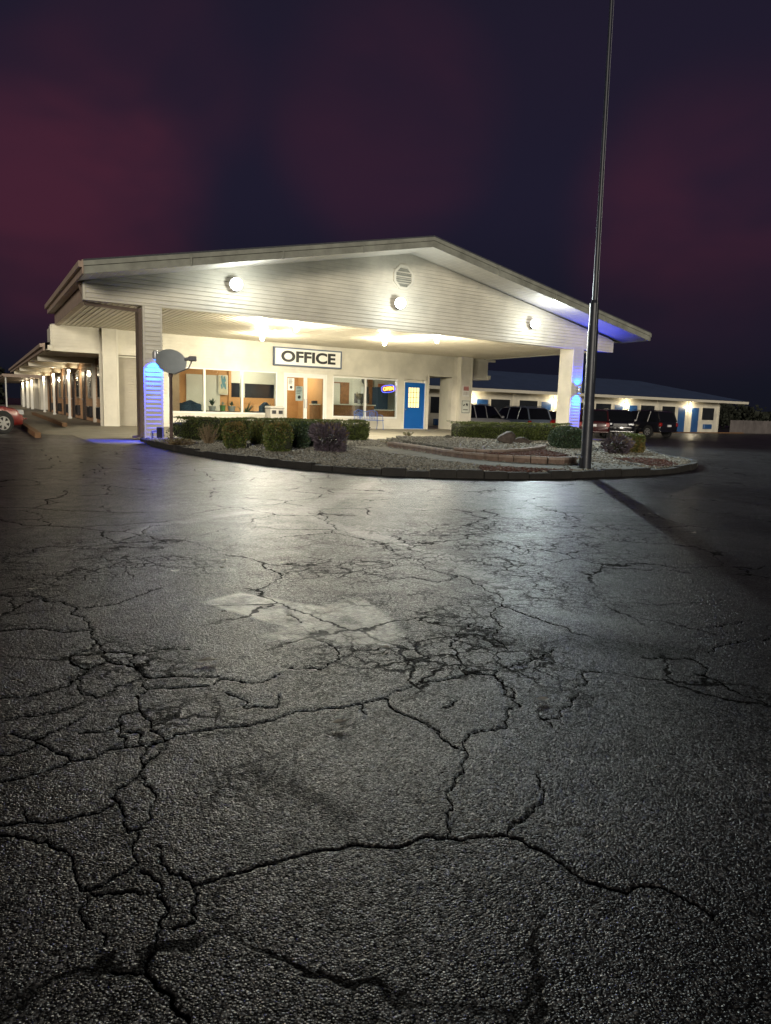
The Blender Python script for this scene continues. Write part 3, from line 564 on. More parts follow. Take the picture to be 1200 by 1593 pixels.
path_p = [(8.3,16.9),(8.1,14.5),(8.0,12.0),(8.2,10.9),(8.75,10.2),(9.3,9.75),(10.2,9.65),(11.2,9.75),(11.5,10.4),(11.3,11.3),(11.35,12.1),(11.0,12.0),(10.75,11.2),(10.3,10.72),(9.93,10.74),(9.38,11.2),(8.95,11.85),(8.82,13.1),(9.12,15.4),(9.15,16.5)]
mb = MB(); mb.prism(path_p, .09, .112); tag(mb.build('stone_path', M['path']), 'pale strip along the foot of the block wall and round the pole', kind='structure')
mulch = dict(a=[(9.0,11.9),(9.5,11.35),(9.97,11.0),(10.3,11.0),(10.7,11.4),(11.05,12.1),(11.4,13.0),(10.5,12.4),(9.5,12.0),(9.12,12.2)],
             b=[(8.1,10.9),(7.35,9.95),(7.85,9.62),(8.7,9.55),(9.3,9.66),(8.65,10.15),(8.15,10.75)],
             c=[(12.7,12.1),(11.7,10.1),(12.0,9.95),(12.9,10.4),(13.9,11.6),(13.7,12.1)])
for k, z in (('a', .243), ('b', .100), ('c', .100)):
    mb = MB(); mb.prism(mulch[k], z-.05, z); tag(mb.build('mulch_bed', M['mulchsoil']), 'red bark mulch bed inside the planted island', kind='structure')
blocks_c = blocks(smooth_poly([(12.75,12.2),(12.0,11.1),(11.62,10.15)], 1), .08, .08, .125, .3, M['curb'], 'mulch_edging', '')
tag(blocks_c, 'thin dark edging beside the rightmost red mulch bed', 'edging')

def ptin(x, y, P):
    c = False
    for k in range(len(P)):
        a, b = P[k-1], P[k]
        if (a[1] > y) != (b[1] > y) and x < (b[0]-a[0])*(y-a[1])/(b[1]-a[1])+a[0]: c = not c
    return c
ico_v = []; 
ph = (1+5**.5)/2
for a_1 in (-1, 1):
    for b_1 in (-ph, ph): ico_v += [(0,a_1,b_1), (a_1,b_1,0), (b_1,0,a_1)]
ico_v = np.array(ico_v)/math.sqrt(1+ph*ph)
def hullfaces(V):
    fs = []
    for i in range(12):
        for j in range(i+1, 12):
            for k in range(j+1, 12):
                if all(abs(np.linalg.norm(V[a]-V[b])-1.0515) < .01 for a, b in ((i,j),(j,k),(i,k))):
                    n = np.cross(V[j]-V[i], V[k]-V[i]); fs.append((i,j,k) if n@V[i] > 0 else (i,k,j))
    return np.array(fs)
ico_f = hullfaces(ico_v)
def scatter(name, pts, size, m, label, flat=.6):
    rs = np.random.RandomState(len(pts)); n = len(pts); P = np.array(pts)
    V = ico_v[None]*(1+rs.uniform(-.28, .28, (n, 12, 1)))
    V = V*np.stack([rs.uniform(.6, 1.4, n), rs.uniform(.6, 1.2, n), rs.uniform(.35, .9, n)*flat*1.3], -1)[:,None,:]
    a = rs.uniform(0, 6.28, n); c, s = np.cos(a)[:,None], np.sin(a)[:,None]
    V = np.stack([V[...,0]*c-V[...,1]*s, V[...,0]*s+V[...,1]*c, V[...,2]+V[...,0]*rs.uniform(-.35,.35,(n,1))], -1)
    V = V*(size*rs.uniform(.55, 1.25, n)[:,None,None])+P[:,None,:]
    F = (ico_f[None]+np.arange(n)[:,None,None]*12).reshape(-1, 3)
    o = rawmesh(name, V.reshape(-1, 3), F, m); return tag(o, label, name.replace('_', ' '), kind='stuff')
def fill(poly, n, z, avoid=(), seed=0, bias=None):
    rs = random.Random(seed); xs = [p[0] for p in poly]; ys = [p[1] for p in poly]; out = []
    while len(out) < n:
        x, y = rs.uniform(min(xs), max(xs)), rs.uniform(min(ys), max(ys))
        if ptin(x, y, poly) and not any(ptin(x, y, q) for q in avoid): out.append((x, y, z+rs.uniform(-.004, .012)))
    return out
inner = [(x+(9.5-x)*.015, y+(15-y)*.02) for x, y in outline]
scatter('gravel', fill(inner, 17000, .103, (bed_poly, path_p, mulch['b'], mulch['c']), 1), .040, M['stone'], 'loose grey gravel spread over the planted island')
scatter('gravel', fill(hi_poly, 3000, .292, (), 2)+fill(bed_poly, 1500, .243, (mulch['a'],), 3), .034, M['stone'], 'finer gravel on the raised bed behind the block walls')
scatter('mulch', fill(mulch['a'], 1300, .25, (), 4)+fill(mulch['b'], 700, .108, (), 5)+fill(mulch['c'], 1000, .108, (), 6), .03, M['chip'], 'red bark chips heaped in the mulch beds', .45)
scatter('litter', fill([(9,9.7),(12,9.8),(19,18),(14,19),(11.5,13)], 900, .118, (bed_poly,), 9), .022, M['path'], 'pale stone litter on the strip round the pole', .5)

# ------------------------------------------------------------------ shrubs
def leaves(shell_pts, nrm, size, rs, up=.25, narrow=.55):
    n = len(shell_pts)
    d = nrm + rs.normal(0, .75, (n, 3)); d[:,2] += up; d /= np.linalg.norm(d, axis=1)[:,None]+1e-9
    r = rs.normal(0, 1, (n, 3)); s = np.cross(d, r); s /= np.linalg.norm(s, axis=1)[:,None]+1e-9
    L = size*rs.uniform(.6, 1.35, n)[:,None]; w = L*narrow*.5
    a = shell_pts; V = np.stack([a, a+d*L*.5+s*w, a+d*L, a+d*L*.5-s*w], 1)
    return V
def shrub(name, c, dim, n, mats, label, cat, group=None, leaf=.042, square=4., seed=0, tipfrac=.15, lump=.05, taper=.0, parent_core=True, rot=0, spiky=0):
    """a clipped shrub: twig core, and leaves filling an uneven shell. dim = full width, depth, height"""
    n = int(n*1.55); rs = np.random.RandomState(seed+100); hx, hy, hz = dim[0]/2, dim[1]/2, dim[2]/2
    u = rs.normal(0, 1, (n, 3)); u /= np.linalg.norm(u, axis=1)[:,None]
    def shell(u, k):
        q = (np.abs(u)**k).sum(1)**(-1/k); return u*q[:,None]
    p = shell(u, square)
    if dim[0] > 1.4:   # long hedge: spread along the length evenly
        e = rs.uniform(-1, 1, n); m_ = rs.rand(n) < .93; q2 = shell(np.stack([np.zeros(n), u[:,1], u[:,2]], -1)+1e-6, square); p = np.where(m_[:,None], np.stack([e, q2[:,1], q2[:,2]], -1), p)
    lum = np.zeros(n)
    for _ in range(9):
        k = rs.normal(0, 1, 3)*np.array([max(1, dim[0]*2.2), 3, 3]); ph_ = rs.uniform(0, 6.28); lum += np.sin(p@k+ph_)*1.25
    rad = 1+lump*lum/3
    depth = 1.02-np.abs(rs.normal(0, .06, n)); 
    p2 = p*(rad*depth)[:,None]
    tp = 1-taper*(1-(p2[:,2]+1)/2)
    P = np.stack([p2[:,0]*hx*tp, p2[:,1]*hy*tp, (p2[:,2]+1)*hz], -1)
    P[:,2] = np.maximum(P[:,2], .03)
    nrm = p/np.linalg.norm(p, axis=1)[:,None]
    V = leaves(P, nrm*(1+spiky), leaf, rs, narrow=.55 if not spiky else .28)
    F = np.arange(n*4).reshape(n, 4); mi = (rs.rand(n) < tipfrac*(.3+1.6*np.clip(p[:,2], 0, 1))).astype(int)
    ca, sa = math.cos(rot), math.sin(rot)
    root = empty(name, (c[0], c[1], c[2]), rot); tag(root, label, cat, group)
    rawmesh('foliage', V.reshape(-1, 3), F, mats, root, mi)
    mb = MB(); e_ = .62 if spiky else .80
    mb.bbox(-hx+(1-e_)*hy, hx-(1-e_)*hy, -hy*e_, hy*e_, .04, dim[2]*(.6 if spiky else .88), min(hx, hy, hz)*(.25 if square > 3.0 else .62)); 
    rs2 = random.Random(seed)
    mb.v = [(x*(1+rs2.uniform(-.12,.12)), y*(1+rs2.uniform(-.12,.12)), z*(1+rs2.uniform(-.1,.1))) for x, y, z in mb.v]
    mb.build('twigs', M['core'], root)
    for i in range(max(1, int(dim[0]/.8))):
        mb = MB(); x = 0 if dim[0] < 1 else -hx+dim[0]*(i+.5)/int(dim[0]/.8)
        mb.tube((x, 0, -.02), (x+.02, 0, dim[2]*.3), .028, .018, 7); mb.build('stem', M['bark'], root)
    return root
BX = [M['leaf'], M['leafb']]; BX2 = [M['leaf2'], M['leaf']]
GB = 'small clipped shrubs on the left of the island'
shrub('clipped_shrub', (4.98,15.85,.09), (.50,.47,.58), 4200, BX, 'square clipped shrub with brown tips, nearest the satellite dish', 'shrub', GB, seed=1, tipfrac=.5, taper=.12, square=3.2)
shrub('clipped_shrub', (6.14,17.55,.09), (.45,.44,.55), 3600, BX, 'small clipped shrub half hidden behind the two front square shrubs', 'shrub', GB, seed=2, tipfrac=.3, square=3)
shrub('clipped_shrub', (5.62,14.8,.09), (.58,.54,.62), 5200, BX, 'largest and frontmost square clipped shrub of the island', 'shrub', GB, seed=3, tipfrac=.25, taper=.12, square=3.1)
shrub('clipped_shrub', (6.62,16.05,.09), (.47,.46,.62), 4200, BX2, 'rounded clipped shrub just right of the frontmost square one', 'shrub', GB, seed=4, tipfrac=.2, square=2.8)
shrub('clipped_shrub', (7.28,16.9,.09), (.48,.46,.58), 4000, BX2, 'rounded blue-green shrub behind the purple spiky one', 'shrub', GB, seed=5, tipfrac=.1, square=2.8)
shrub('purple_shrub', (6.83,14.75,.08), (.64,.58,.54), 2400, [M['leafp'], M['leafb']], 'loose purple grey spiky shrub in the middle of the gravel', 'shrub', seed=6, tipfrac=.06, square=2.2, lump=.26, leaf=.10, spiky=1)
shrub('long_hedge', (7.05,19.55,.09), (5.1,.62,.60), 21000, BX, 'long low clipped hedge below the lobby windows', 'hedge', seed=7, tipfrac=.06, square=7, lump=.035, rot=.075)
shrub('square_hedge', (9.98,19.72,.09), (.62,.66,.60), 4600, BX, 'square hedge block at the right end of the long lobby hedge', 'hedge', seed=8, tipfrac=.06, square=7, taper=.14, lump=.03, rot=.075)
shrub('low_hedge', (16.3,20.15,.09), (4.7,.62,.60), 20000, BX, 'bright green clipped hedge behind the boulders, ending at the right column', 'hedge', seed=9, tipfrac=.02, square=7, lump=.05, rot=-.04)
shrub('round_shrub', (14.75,15.75,.09), (.98,.86,.62), 6800, BX2, 'broad rounded blue-green shrub left of the flagpole', 'shrub', seed=10, tipfrac=.1, square=2.6, lump=.03)
shrub('square_shrub', (15.35,13.95,.09), (.60,.56,.50), 3800, [M['leafb'], M['leaf']], 'small square shrub with golden brown top right of the flagpole', 'shrub', seed=11, tipfrac=.6, square=4.5, lump=.06)
shrub('purple_shrub', (14.45,13.6,.09), (.72,.55,.48), 2200, [M['leafp'], M['leafb']], 'wispy purple grey shrub touching the golden square shrub', 'shrub', seed=12, tipfrac=.1, square=2.1, lump=.26, leaf=.085, spiky=1)
def dryplant(name, c, w, h, n, label, mats, seed):
    rs = random.Random(seed); root = empty(name, c); tag(root, label, 'plant')
    mb = MB(); lf = MB()
    for i in range(n):
        a = rs.uniform(0, 6.28); r = w*.5*rs.random(); hh = h*rs.uniform(.4, 1)
        p = (.25*r*math.cos(a), .25*r*math.sin(a), 0); q = (r*math.cos(a), r*math.sin(a), hh)
        mb.tube(p, q, .006, .003, 4)
        for k in range(4):
            t = rs.uniform(.3, 1); x, y, z = p[0]+(q[0]-p[0])*t, p[1]+(q[1]-p[1])*t, hh*t
            s_ = rs.uniform(.02, .045); e = rs.uniform(0, 6.28)
            lf.add([(x, y, z), (x+s_*math.cos(e), y+s_*math.sin(e), z+.01), (x+s_*1.6*math.cos(e+.4), y+s_*1.6*math.sin(e+.4), z+.02), (x+s_*math.cos(e+.8), y+s_*math.sin(e+.8), z+.02)], [(0,1,2,3)])
    mb.build('stems', mats[0], root); lf.build('leaves', mats[1], root); return root
dryplant('dry_plant', (4.92,17.75,.09), .62, .52, 90, 'pale dried plant in front of the long hedge', (M['twig'], M['twig']), 1)
dryplant('dead_groundcover', (3.98,16.9,.09), .75, .2, 110, 'dead brown groundcover at the foot of the left column', (M['twig'], M['leafb']), 2)
dryplant('dead_groundcover', (4.3,17.35,.09), .5, .16, 60, 'small dead tuft beside the satellite dish post', (M['twig'], M['leafb']), 3)
dryplant('weed_clump', (11.3,18.9,.27), .4, .14, 30, 'small dry weed at the back of the raised bed', (M['twig'], M['leaf']), 4)
dryplant('weed_clump', (10.3,17.9,.10), .9, .10, 60, 'flat weed right of the square hedge block', (M['twig'], M['leaf']), 6)
def boulder(c, dim, seed, label, m=None, rz=0):
    rs = np.random.RandomState(seed); import bmesh
    bm = bmesh.new(); bmesh.ops.create_icosphere(bm, subdivisions=3, radius=1)
    ks = rs.normal(0, 1.6, (7, 3)); ph_ = rs.uniform(0, 6.28, 7); pl = rs.normal(0, 1, (7, 3)); pl /= np.linalg.norm(pl, axis=1)[:,None]
    for v in bm.verts:
        p = np.array(v.co); 
        for q in pl:
            d = p@q
            if d > .72: p = p-q*(d-.72)*.8
        p = p*(1+.05*sum(math.sin(p@k+f) for k, f in zip(ks, ph_)))
        v.co = Vector((p[0]*dim[0]/2, p[1]*dim[1]/2, p[2]*dim[2]/2+dim[2]*.42))
    me = bpy.data.meshes.new('boulder'); bm.to_mesh(me); bm.free(); me.materials.append(m or M['rock'])
    o = bpy.data.objects.new('boulder', me); COL.objects.link(o); o.location = c; o.rotation_euler.z = rz; tag(o, label, 'rock'); return o
boulder((11.75,14.75,.27), (.50,.42,.36), 1, 'upright brown boulder on the raised bed', rz=.3)
boulder((12.45,15.0,.22), (.46,.36,.26), 2, 'low dark boulder leaning right of the upright one', rz=-.5)
boulder((11.75,17.4,.27), (.2,.16,.13), 3, 'small pale rock in front of the bright green hedge', m=M['path'])
# ------------------------------------------------------------------ the motel office with its gabled canopy
ZS, AX, AZ = 3.68, 12.6, 6.125           # soffit height, gable apex
office = empty('motel_office', (4, 29, 0)); tag(office, 'cream clapboard motel office behind a wide gabled drive-through canopy', 'motel office')
OFFINV = Matrix.Translation((-4, -29, 0))
def OP(mb, name, mats, T, parent=None, smooth=None, label=None):
    """a part of the office, stored relative to the office empty"""
    mb.T = (lambda v: (T(v)[0]-4, T(v)[1]-29, T(v)[2])); o = mb.build(name, mats, parent or office, smooth)
    if label: o['label'] = label
    return o
SD = M['siding']
# gable wall (front) and back of the truss space
def gz(z):      # x range of the gable at height z
    if z <= 4.10: return (2.52, 22.78)
    f = (AZ-z)/(AZ-4.10); return (AX-(AX-2.52)*f, AX+(22.78-AX)*f) if f > .002 else None
mb = MB(); mb.lap('x', 0, 0, 0, ZS-.04, AZ, -1, h=.118, dz=ZS, clip=gz)
mb.prismxz([(2.52,ZS-.04),(22.78,ZS-.04),(22.78,4.10),(AX,AZ),(2.52,4.10)], .004, .18)
OP(mb, 'gable_wall', SD, TF)
mb = MB(); mb.box(2.50,22.80,-.022,.2,ZS-.07,ZS-.035); mb.box(2.47,2.53,-.03,.2,ZS-.07,4.04); mb.box(22.77,22.83,-.03,.2,ZS-.07,4.06)
OP(mb, 'gable_trim', M['trim'], TF)
# side beams
for x0, s_ in ((2.52, -1), (22.62, 1)):
    mb = MB(); mb.box(x0, x0+.16, .2, 8.35, ZS-.03, 4.1)
    OP(mb, 'side_beam', M['eave'] if s_ < 0 else SD, TF)
# canopy ceiling
mb = MB(); mb.add([(2.68,.18,ZS+.05),(22.62,.18,ZS+.05),(22.62,8.6,ZS+.05),(2.68,8.6,ZS+.05)], [(0,1,2,3)])
bx_ = 2.68
while bx_ < 22.6:      # beaded boards running front to back
    e1 = min(bx_+.16, 22.62)
    mb.add([(bx_,.18,ZS+.006),(bx_+.012,.18,ZS-.012),(e1-.012,.18,ZS-.004),(e1,.18,ZS+.006),(bx_,8.6,ZS+.006),(bx_+.012,8.6,ZS-.012),(e1-.012,8.6,ZS-.004),(e1,8.6,ZS+.006)], [(0,1,5,4),(1,2,6,5),(2,3,7,6)]); bx_ = e1
OP(mb, 'canopy_ceiling', M['soffit'], TF)
# roof planes, fascia, rake soffit
OV = -1.38
L_, R_ = 2.33, 23.45; ZL = 4.06; ZA = 6.12; ZR = 4.06   # underside line of the rake
for nm, a, b in (('left', (L_, ZL), (AX, ZA)), ('right', (AX, ZA), (R_, ZR))):
    mb = MB(); th = .05
    mb.prismxz([(a[0], a[1]+.27), (b[0], b[1]+.27), (b[0], b[1]+.31), (a[0], a[1]+.31)], OV-.03, 8.5)
    OP(mb, 'roof_plane', M['roof'], TF)
    mb = MB(); mb.prismxz([(a[0], a[1]), (b[0], b[1]), (b[0], b[1]+.018), (a[0], a[1]+.018)], OV+.02, .14)
    OP(mb, 'rake_soffit', M['soffit2'], TF)
    mb = MB(); mb.prismxz([(a[0], a[1]-.025), (b[0], b[1]-.025), (b[0], b[1]+.16), (a[0], a[1]+.16)], OV, OV+.03)
    mb.prismxz([(a[0], a[1]+.16), (b[0], b[1]+.16), (b[0], b[1]+.268), (a[0], a[1]+.268)], OV-.035, OV+.03)
    k = 4
    for i in range(1, k):   # lap joints of the fascia metal
        t = i/k; x = a[0]+(b[0]-a[0])*t; z = a[1]+(b[1]-a[1])*t
        mb.prismxz([(x, z-.03), (x+.05, z-.028), (x+.05, z+.272), (x, z+.27)], OV-.041, OV+.02)
    OP(mb, 'rake_fascia', M['fascia'], TF)
mb = MB(); mb.box(L_-.03, L_+.02, OV, 8.5, ZL-.02, ZL+.30); mb.box(L_-.11, L_-.03, OV+.02, 8.5, ZL+.13, ZL+.27); mb.box(L_+.02, 2.5, .2, 8.4, ZL-.02, ZL+.03)
OP(mb, 'eave_gutter', M['eave'], TF)
mb = MB(); mb.box(R_-.02, R_+.03, OV, 8.5, ZR-.02, ZR+.30); mb.box(R_+.03, R_+.11, OV+.02, 8.5, ZR+.13, ZR+.27); mb.box(22.8, R_-.02, .2, 8.4, ZR-.02, ZR+.03)
OP(mb, 'eave_gutter', M['fascia'], TF)
# columns
def column(x0, x1, d, label):
    mb = MB(); z0, z1 = -.04, ZS-.04; o = office
    mb.lap('x', 0.012, x0+.05, x1-.05, z0, z1, -1, h=.118); mb.lap('x', d, x0+.05, x1-.05, z0, z1, 1, h=.118)
    mb.lap('y', x0+.004, .05, d-.04, z0, z1, -1, h=.118); mb.lap('y', x1-.004, .05, d-.04, z0, z1, 1, h=.118)
    c = OP(mb, 'column', SD, TF, label=label)
    mb = MB()
    for a, b in ((x0-.008, x0+.055), (x1-.055, x1+.008)):
        for e, f in ((-.008, .055), (d-.05, d+.012)): mb.box(a, b, e, f, z0, z1+.003)
    tr = OP(mb, 'corner_trim', M['trim'], TF, c); return c
column(3.96, 4.46, .85, None)
column(20.55, 21.12, .75, None)
# downspout of the left eave: out across under the beam, then down the column and a kick-out at the foot
mb = MB()
def bar(mb, p, q, w, h):
    p, q = Vector(p), Vector(q); d = (q-p).normalized(); a = d.cross(Vector((0, 0, 1)))
    if a.length < .1: a = Vector((1, 0, 0))
    a.normalize(); b = d.cross(a)
    vs = [c+a*(sx*w/2)+b*(sy*h/2) for c in (p, q) for sx, sy in ((-1,-1),(1,-1),(1,1),(-1,1))]
    mb.add(vs, [(0,1,2,3),(7,6,5,4),(0,4,5,1),(1,5,6,2),(2,6,7,3),(3,7,4,0)])
bar(mb, (2.42,.3,4.0), (2.56,.3,3.56), .08, .06); bar(mb, (2.54,.3,3.56), (3.88,.3,3.50), .07, .09)
bar(mb, (3.90,.3,3.54), (3.90,.3,.12), .09, .45); bar(mb, (3.92,.2,.14), (3.66,.1,.12), .08, .06)
OP(mb, 'downspout', M['gutter'], TF)
# gable vent (octagonal, louvred)
mb = MB(); cx_, cz_ = 12.33, 5.33
for i in range(8):
    a, b = math.pi/8+i*math.pi/4, math.pi/8+(i+1)*math.pi/4
    P = [(cx_+r*math.cos(t), cz_+r*math.sin(t)) for r, t in ((.42, a), (.42, b), (.33, b), (.33, a))]
    mb.prismxz(P, -.055, .0)
v_ = OP(mb, 'gable_vent', M['trim'], TF)
mb = MB()
for k in range(9):
    z = cz_-.30+k*.068; w = min(.32, .44-abs(z-cz_)*.62 if abs(z-cz_) > .14 else .32)
    mb.add([(cx_-w,-.045,z),(cx_+w,-.045,z),(cx_+w,-.012,z+.06),(cx_-w,-.012,z+.06)], [(0,1,2,3)])
OP(mb, 'louvre', M['fascia'], TF, v_)
mb = MB(); mb.prismxz([(cx_+.34*math.cos(math.pi/8+i*math.pi/4), cz_+.34*math.sin(math.pi/8+i*math.pi/4)) for i in range(8)], -.008, -.002)
OP(mb, 'vent_backing', M['dark'], TF, v_)

# office front wall, laps broken round the openings
mb = MB(); fl = .10
def lapx(x0, x1, z0, z1, o=0): mb.lap('x', o, x0, x1, z0, z1, -1, h=.118)
Z1 = ZS
lapx(5.95, 6.50, fl, 2.46); lapx(11.13, 11.44, fl, 2.46); lapx(13.52, 13.82, fl, 2.46); lapx(17.31, 17.68, fl, 2.46); lapx(18.94, 19.12, fl, 2.68)
lapx(6.50, 11.13, fl, .66); lapx(13.82, 17.31, fl, .60)
lapx(4.62, 19.12, 2.76, Z1); lapx(5.95, 18.94, 2.46, 2.76); lapx(4.62, 5.95, 2.76, 2.77); lapx(18.94, 19.12, 2.46, 2.76); lapx(19.12, 20.62, 2.68, Z1)
mb.box(4.62, 5.95, .006, .16, 2.76, Z1); mb.box(5.95, 19.12, .006, .16, 2.46, Z1); mb.box(19.12, 20.62, .006, .16, 2.68, Z1)
for a, b, c, d in ((5.95,6.50,fl,2.46),(11.13,11.44,fl,2.46),(13.52,13.82,fl,2.46),(17.31,17.68,fl,2.46),(18.94,19.12,fl,2.46),(6.50,11.13,fl,.66),(13.82,17.31,fl,.60)): mb.box(a,b,.006,.16,c,d)
OP(mb, 'front_wall', SD, TW)
# pilasters
mb = MB(); mb.lap('x', -.16, 4.12, 4.58, .10, Z1, -1, h=.118); mb.box(4.10,4.62,-.16,.2,.10,Z1)
p1 = OP(mb, 'pilaster', SD, TW); mb = MB(); mb.box(4.08,4.13,-.19,-.13,.1,Z1); mb.box(4.57,4.64,-.19,.0,.1,Z1); OP(mb, 'corner_trim', M['trim'], TW, p1)
mb = MB(); mb.lap('x', -.30, 20.93, 21.55, .10, Z1, -1, h=.118); mb.lap('y', 20.90, -.30, .16, .10, Z1, -1, h=.118); mb.lap('x', .0, 20.55, 20.9, .10, 2.68, -1, h=.118); mb.box(20.905,21.6,-.298,.3,.10,Z1); mb.box(20.55,20.9,.004,.3,.1,Z1)
p2 = OP(mb, 'pilaster', SD, TW); mb = MB(); mb.box(20.86,20.95,-.33,-.26,.1,Z1); mb.box(21.54,21.62,-.33,-.26,.1,Z1); OP(mb, 'corner_trim', M['trim'], TW, p2)
# overhanging gable-end panels of the wings beyond the front wall
mb = MB(); mb.lap('x', -.02, 2.42, 4.05, 2.86, ZS+.02, -1, h=.118); mb.box(2.42, 4.08, -.018, 1.2, 2.86, ZS+.02)
OP(mb, 'end_panel', SD, TW)
mb = MB(); mb.box(2.34,4.1,-.06,1.25,2.76,2.86); mb.box(2.26,2.42,-.1,.1,2.78,2.95); mb.box(2.36,2.42,-.04,1.2,2.86,ZS-.1); mb.box(3.98,4.08,-.05,0,.1,ZS-.1); mb.box(2.36,4.08,-.06,0,ZS-.09,ZS)
OP(mb, 'end_panel_trim', M['trim'], TW)
mb = MB(); mb.lap('x', -.02, 21.62, 22.82, 2.72, 3.56, -1, h=.118); mb.box(21.62, 22.84, -.018, 1.2, 2.72, 3.56)
OP(mb, 'end_panel', SD, TW)
mb = MB(); mb.box(21.62,22.9,-.06,1.25,2.64,2.72); mb.box(22.8,22.98,-.1,.1,2.68,2.86); mb.box(21.62,23.3,-.06,1.25,3.56,3.66)
OP(mb, 'end_panel_trim', M['trim'], TW)
# recessed ribbed panel on the left, darker than the wall
mb = MB(); mb.lap('x', .30, 4.62, 5.95, .14, 2.78, -1, h=.10)
OP(mb, 'recessed_panel', M['siding_dk'], TW)
mb = MB(); mb.box(5.93,5.955,0,.3,.1,2.77); mb.box(4.62,5.95,.0,.32,2.77,2.80); mb.box(4.62,5.95,.27,.32,.1,.15); OP(mb, 'panel_reveal', M['siding_dk'], TW)
# windows
def window(x0, x1, z0, z1, mul, name='window'):
    mb = MB(); f = .055
    mb.box(x0,x0+f,-.03,.10,z0,z1); mb.box(x1-f,x1,-.03,.10,z0,z1); mb.box(x0+f,x1-f,-.03,.10,z1-f,z1); mb.box(x0+f,x1-f,-.05,.10,z0,z0+f+.02)
    for m_ in mul: mb.box(m_-.045,m_+.045,-.028,.09,z0+f+.02,z1-f)
    w = OP(mb, 'window_frame', M['white'], TW)
    xs = [x0+f]+[q for m_ in mul for q in (m_-.045, m_+.045)]+[x1-f]
    for a, b in zip(xs[::2], xs[1::2]):
        mb = MB(); mb.box(a, b, .02, .028, z0+f+.02, z1-f); OP(mb, 'pane', M['glass'], TW, w)
    return w
window(6.50,11.13,.66,2.46,(7.97,9.57))
window(13.82,17.31,.60,2.42,(15.54,))
# glazed double entrance doors
mb = MB(); mb.box(11.44,11.52,-.04,.12,.1,2.46); mb.box(13.44,13.52,-.04,.12,.1,2.46); mb.box(11.52,13.44,-.04,.12,2.38,2.46)
dfm = OP(mb, 'door_frame', M['white'], TW)
for a, b, hx in ((11.525,12.475,12.42),(12.485,13.435,12.54)):
    mb = MB(); mb.box(a,a+.075,-.01,.04,.12,2.375); mb.box(b-.075,b,-.01,.04,.12,2.375); mb.box(a+.075,b-.075,-.01,.04,2.28,2.375); mb.box(a+.075,b-.075,-.01,.04,.12,.30)
    dl = OP(mb, 'door_leaf', M['white'], TW, dfm)
    mb = MB(); mb.box(a+.075,b-.075,.01,.018,.30,2.28); OP(mb, 'pane', M['glass'], TW, dl)
    mb = MB(); mb.path([(hx,-.01,1.0),(hx,-.06,1.0),(hx,-.06,1.35),(hx,-.01,1.35)], .014); OP(mb, 'handle', M['steel'], TW, dl)
# blue door with a gridded light
mb = MB(); mb.box(17.68,17.72,-.035,.14,.1,2.36); mb.box(18.90,18.94,-.035,.14,.1,2.36); mb.box(17.72,18.90,-.035,.14,2.32,2.36); mb.box(17.72,18.90,-.04,.14,.1,.135)
bf = OP(mb, 'door_frame', M['white'], TW)
mb = MB(); mb.box(17.72,17.93,.0,.05,.135,2.32); mb.box(18.60,18.90,.0,.05,.135,2.32); mb.box(17.93,18.60,.0,.05,.135,1.14); mb.box(17.93,18.60,.0,.05,2.10,2.32)
for a,b,c,d in ((17.90,17.95,1.11,2.13),(18.58,18.63,1.11,2.13)): mb.box(a,b,-.012,0,c,d)
mb.box(17.95,18.58,-.012,0,1.11,1.15); mb.box(17.95,18.58,-.012,0,2.09,2.13)
bd = OP(mb, 'blue_door', M['blue'], TW, bf)
M['litglass'] = emis('lit_frosted_glass', (1.0,.83,.42), .95)
mb = MB(); mb.box(17.93,18.60,.02,.03,1.14,2.10); OP(mb, 'pane', M['litglass'], TW, bf)
mb = MB()
for x in (18.10,18.26,18.42): mb.box(x-.008,x+.008,.006,.019,1.15,2.09)
for z in (1.38,1.62,1.86): mb.box(17.95,18.58,.008,.017,z-.008,z+.008)
OP(mb, 'door_grille', M['dark'], TW, bf)
mb = MB(); mb.lathe((17.80,-.06,1.05), [(.03,0),(.034,.03),(.012,.04),(.012,.06)], 12, axis='y'); OP(mb, 'handle', M['steel'], TW, bf)
# breezeway sides
mb = MB(); mb.box(18.96,19.12,.16,4.5,.1,2.68); mb.box(20.58,20.72,.3,1.1,.1,2.68)
OP(mb, 'breezeway_wall', M['intwhite'], TW)
mb = MB(); mb.box(19.12,20.6,.16,4.5,2.69,2.80); OP(mb, 'breezeway_ceiling', M['intwhite'], TW)
mb = MB(); mb.box(19.07,19.14,-.05,.0,.1,2.74); mb.box(19.14,20.6,-.05,0,2.68,2.74); OP(mb, 'breezeway_trim', M['trim'], TW)
# interior shell
mb = MB(); mb.box(4.7,10.45,4.5,4.6,.1,2.7); mb.box(10.45,13.3,4.5,4.6,.1,1.38); mb.box(4.65,4.75,.5,4.5,.1,2.7); mb.box(10.37,10.50,4.42,4.5,.1,2.7)
OP(mb, 'interior_wall', M['orange'], TW)
mb = MB(); mb.box(10.45,13.3,4.5,4.6,2.08,2.7); mb.box(10.95,11.2,4.48,4.5,1.38,2.08); mb.box(12.72,12.8,4.48,4.5,1.38,2.08); mb.box(10.5,13.3,4.44,4.5,2.05,2.12)
OP(mb, 'interior_window_surround', M['intwhite'], TW)
mb = MB(); mb.box(10.45,13.3,4.54,4.58,1.38,2.08); OP(mb, 'dark_rear_window', M['darkwin'], TW)
mb = MB(); mb.box(8.35,9.95,4.43,4.498,.1,2.36); OP(mb, 'closet_door', M['intwhite'], TW)
mb = MB(); mb.box(13.0,14.62,3.5,3.6,.1,2.7); mb.box(13.6,13.7,.6,3.5,.1,2.7)
OP(mb, 'interior_wall', M['orange'], TW)
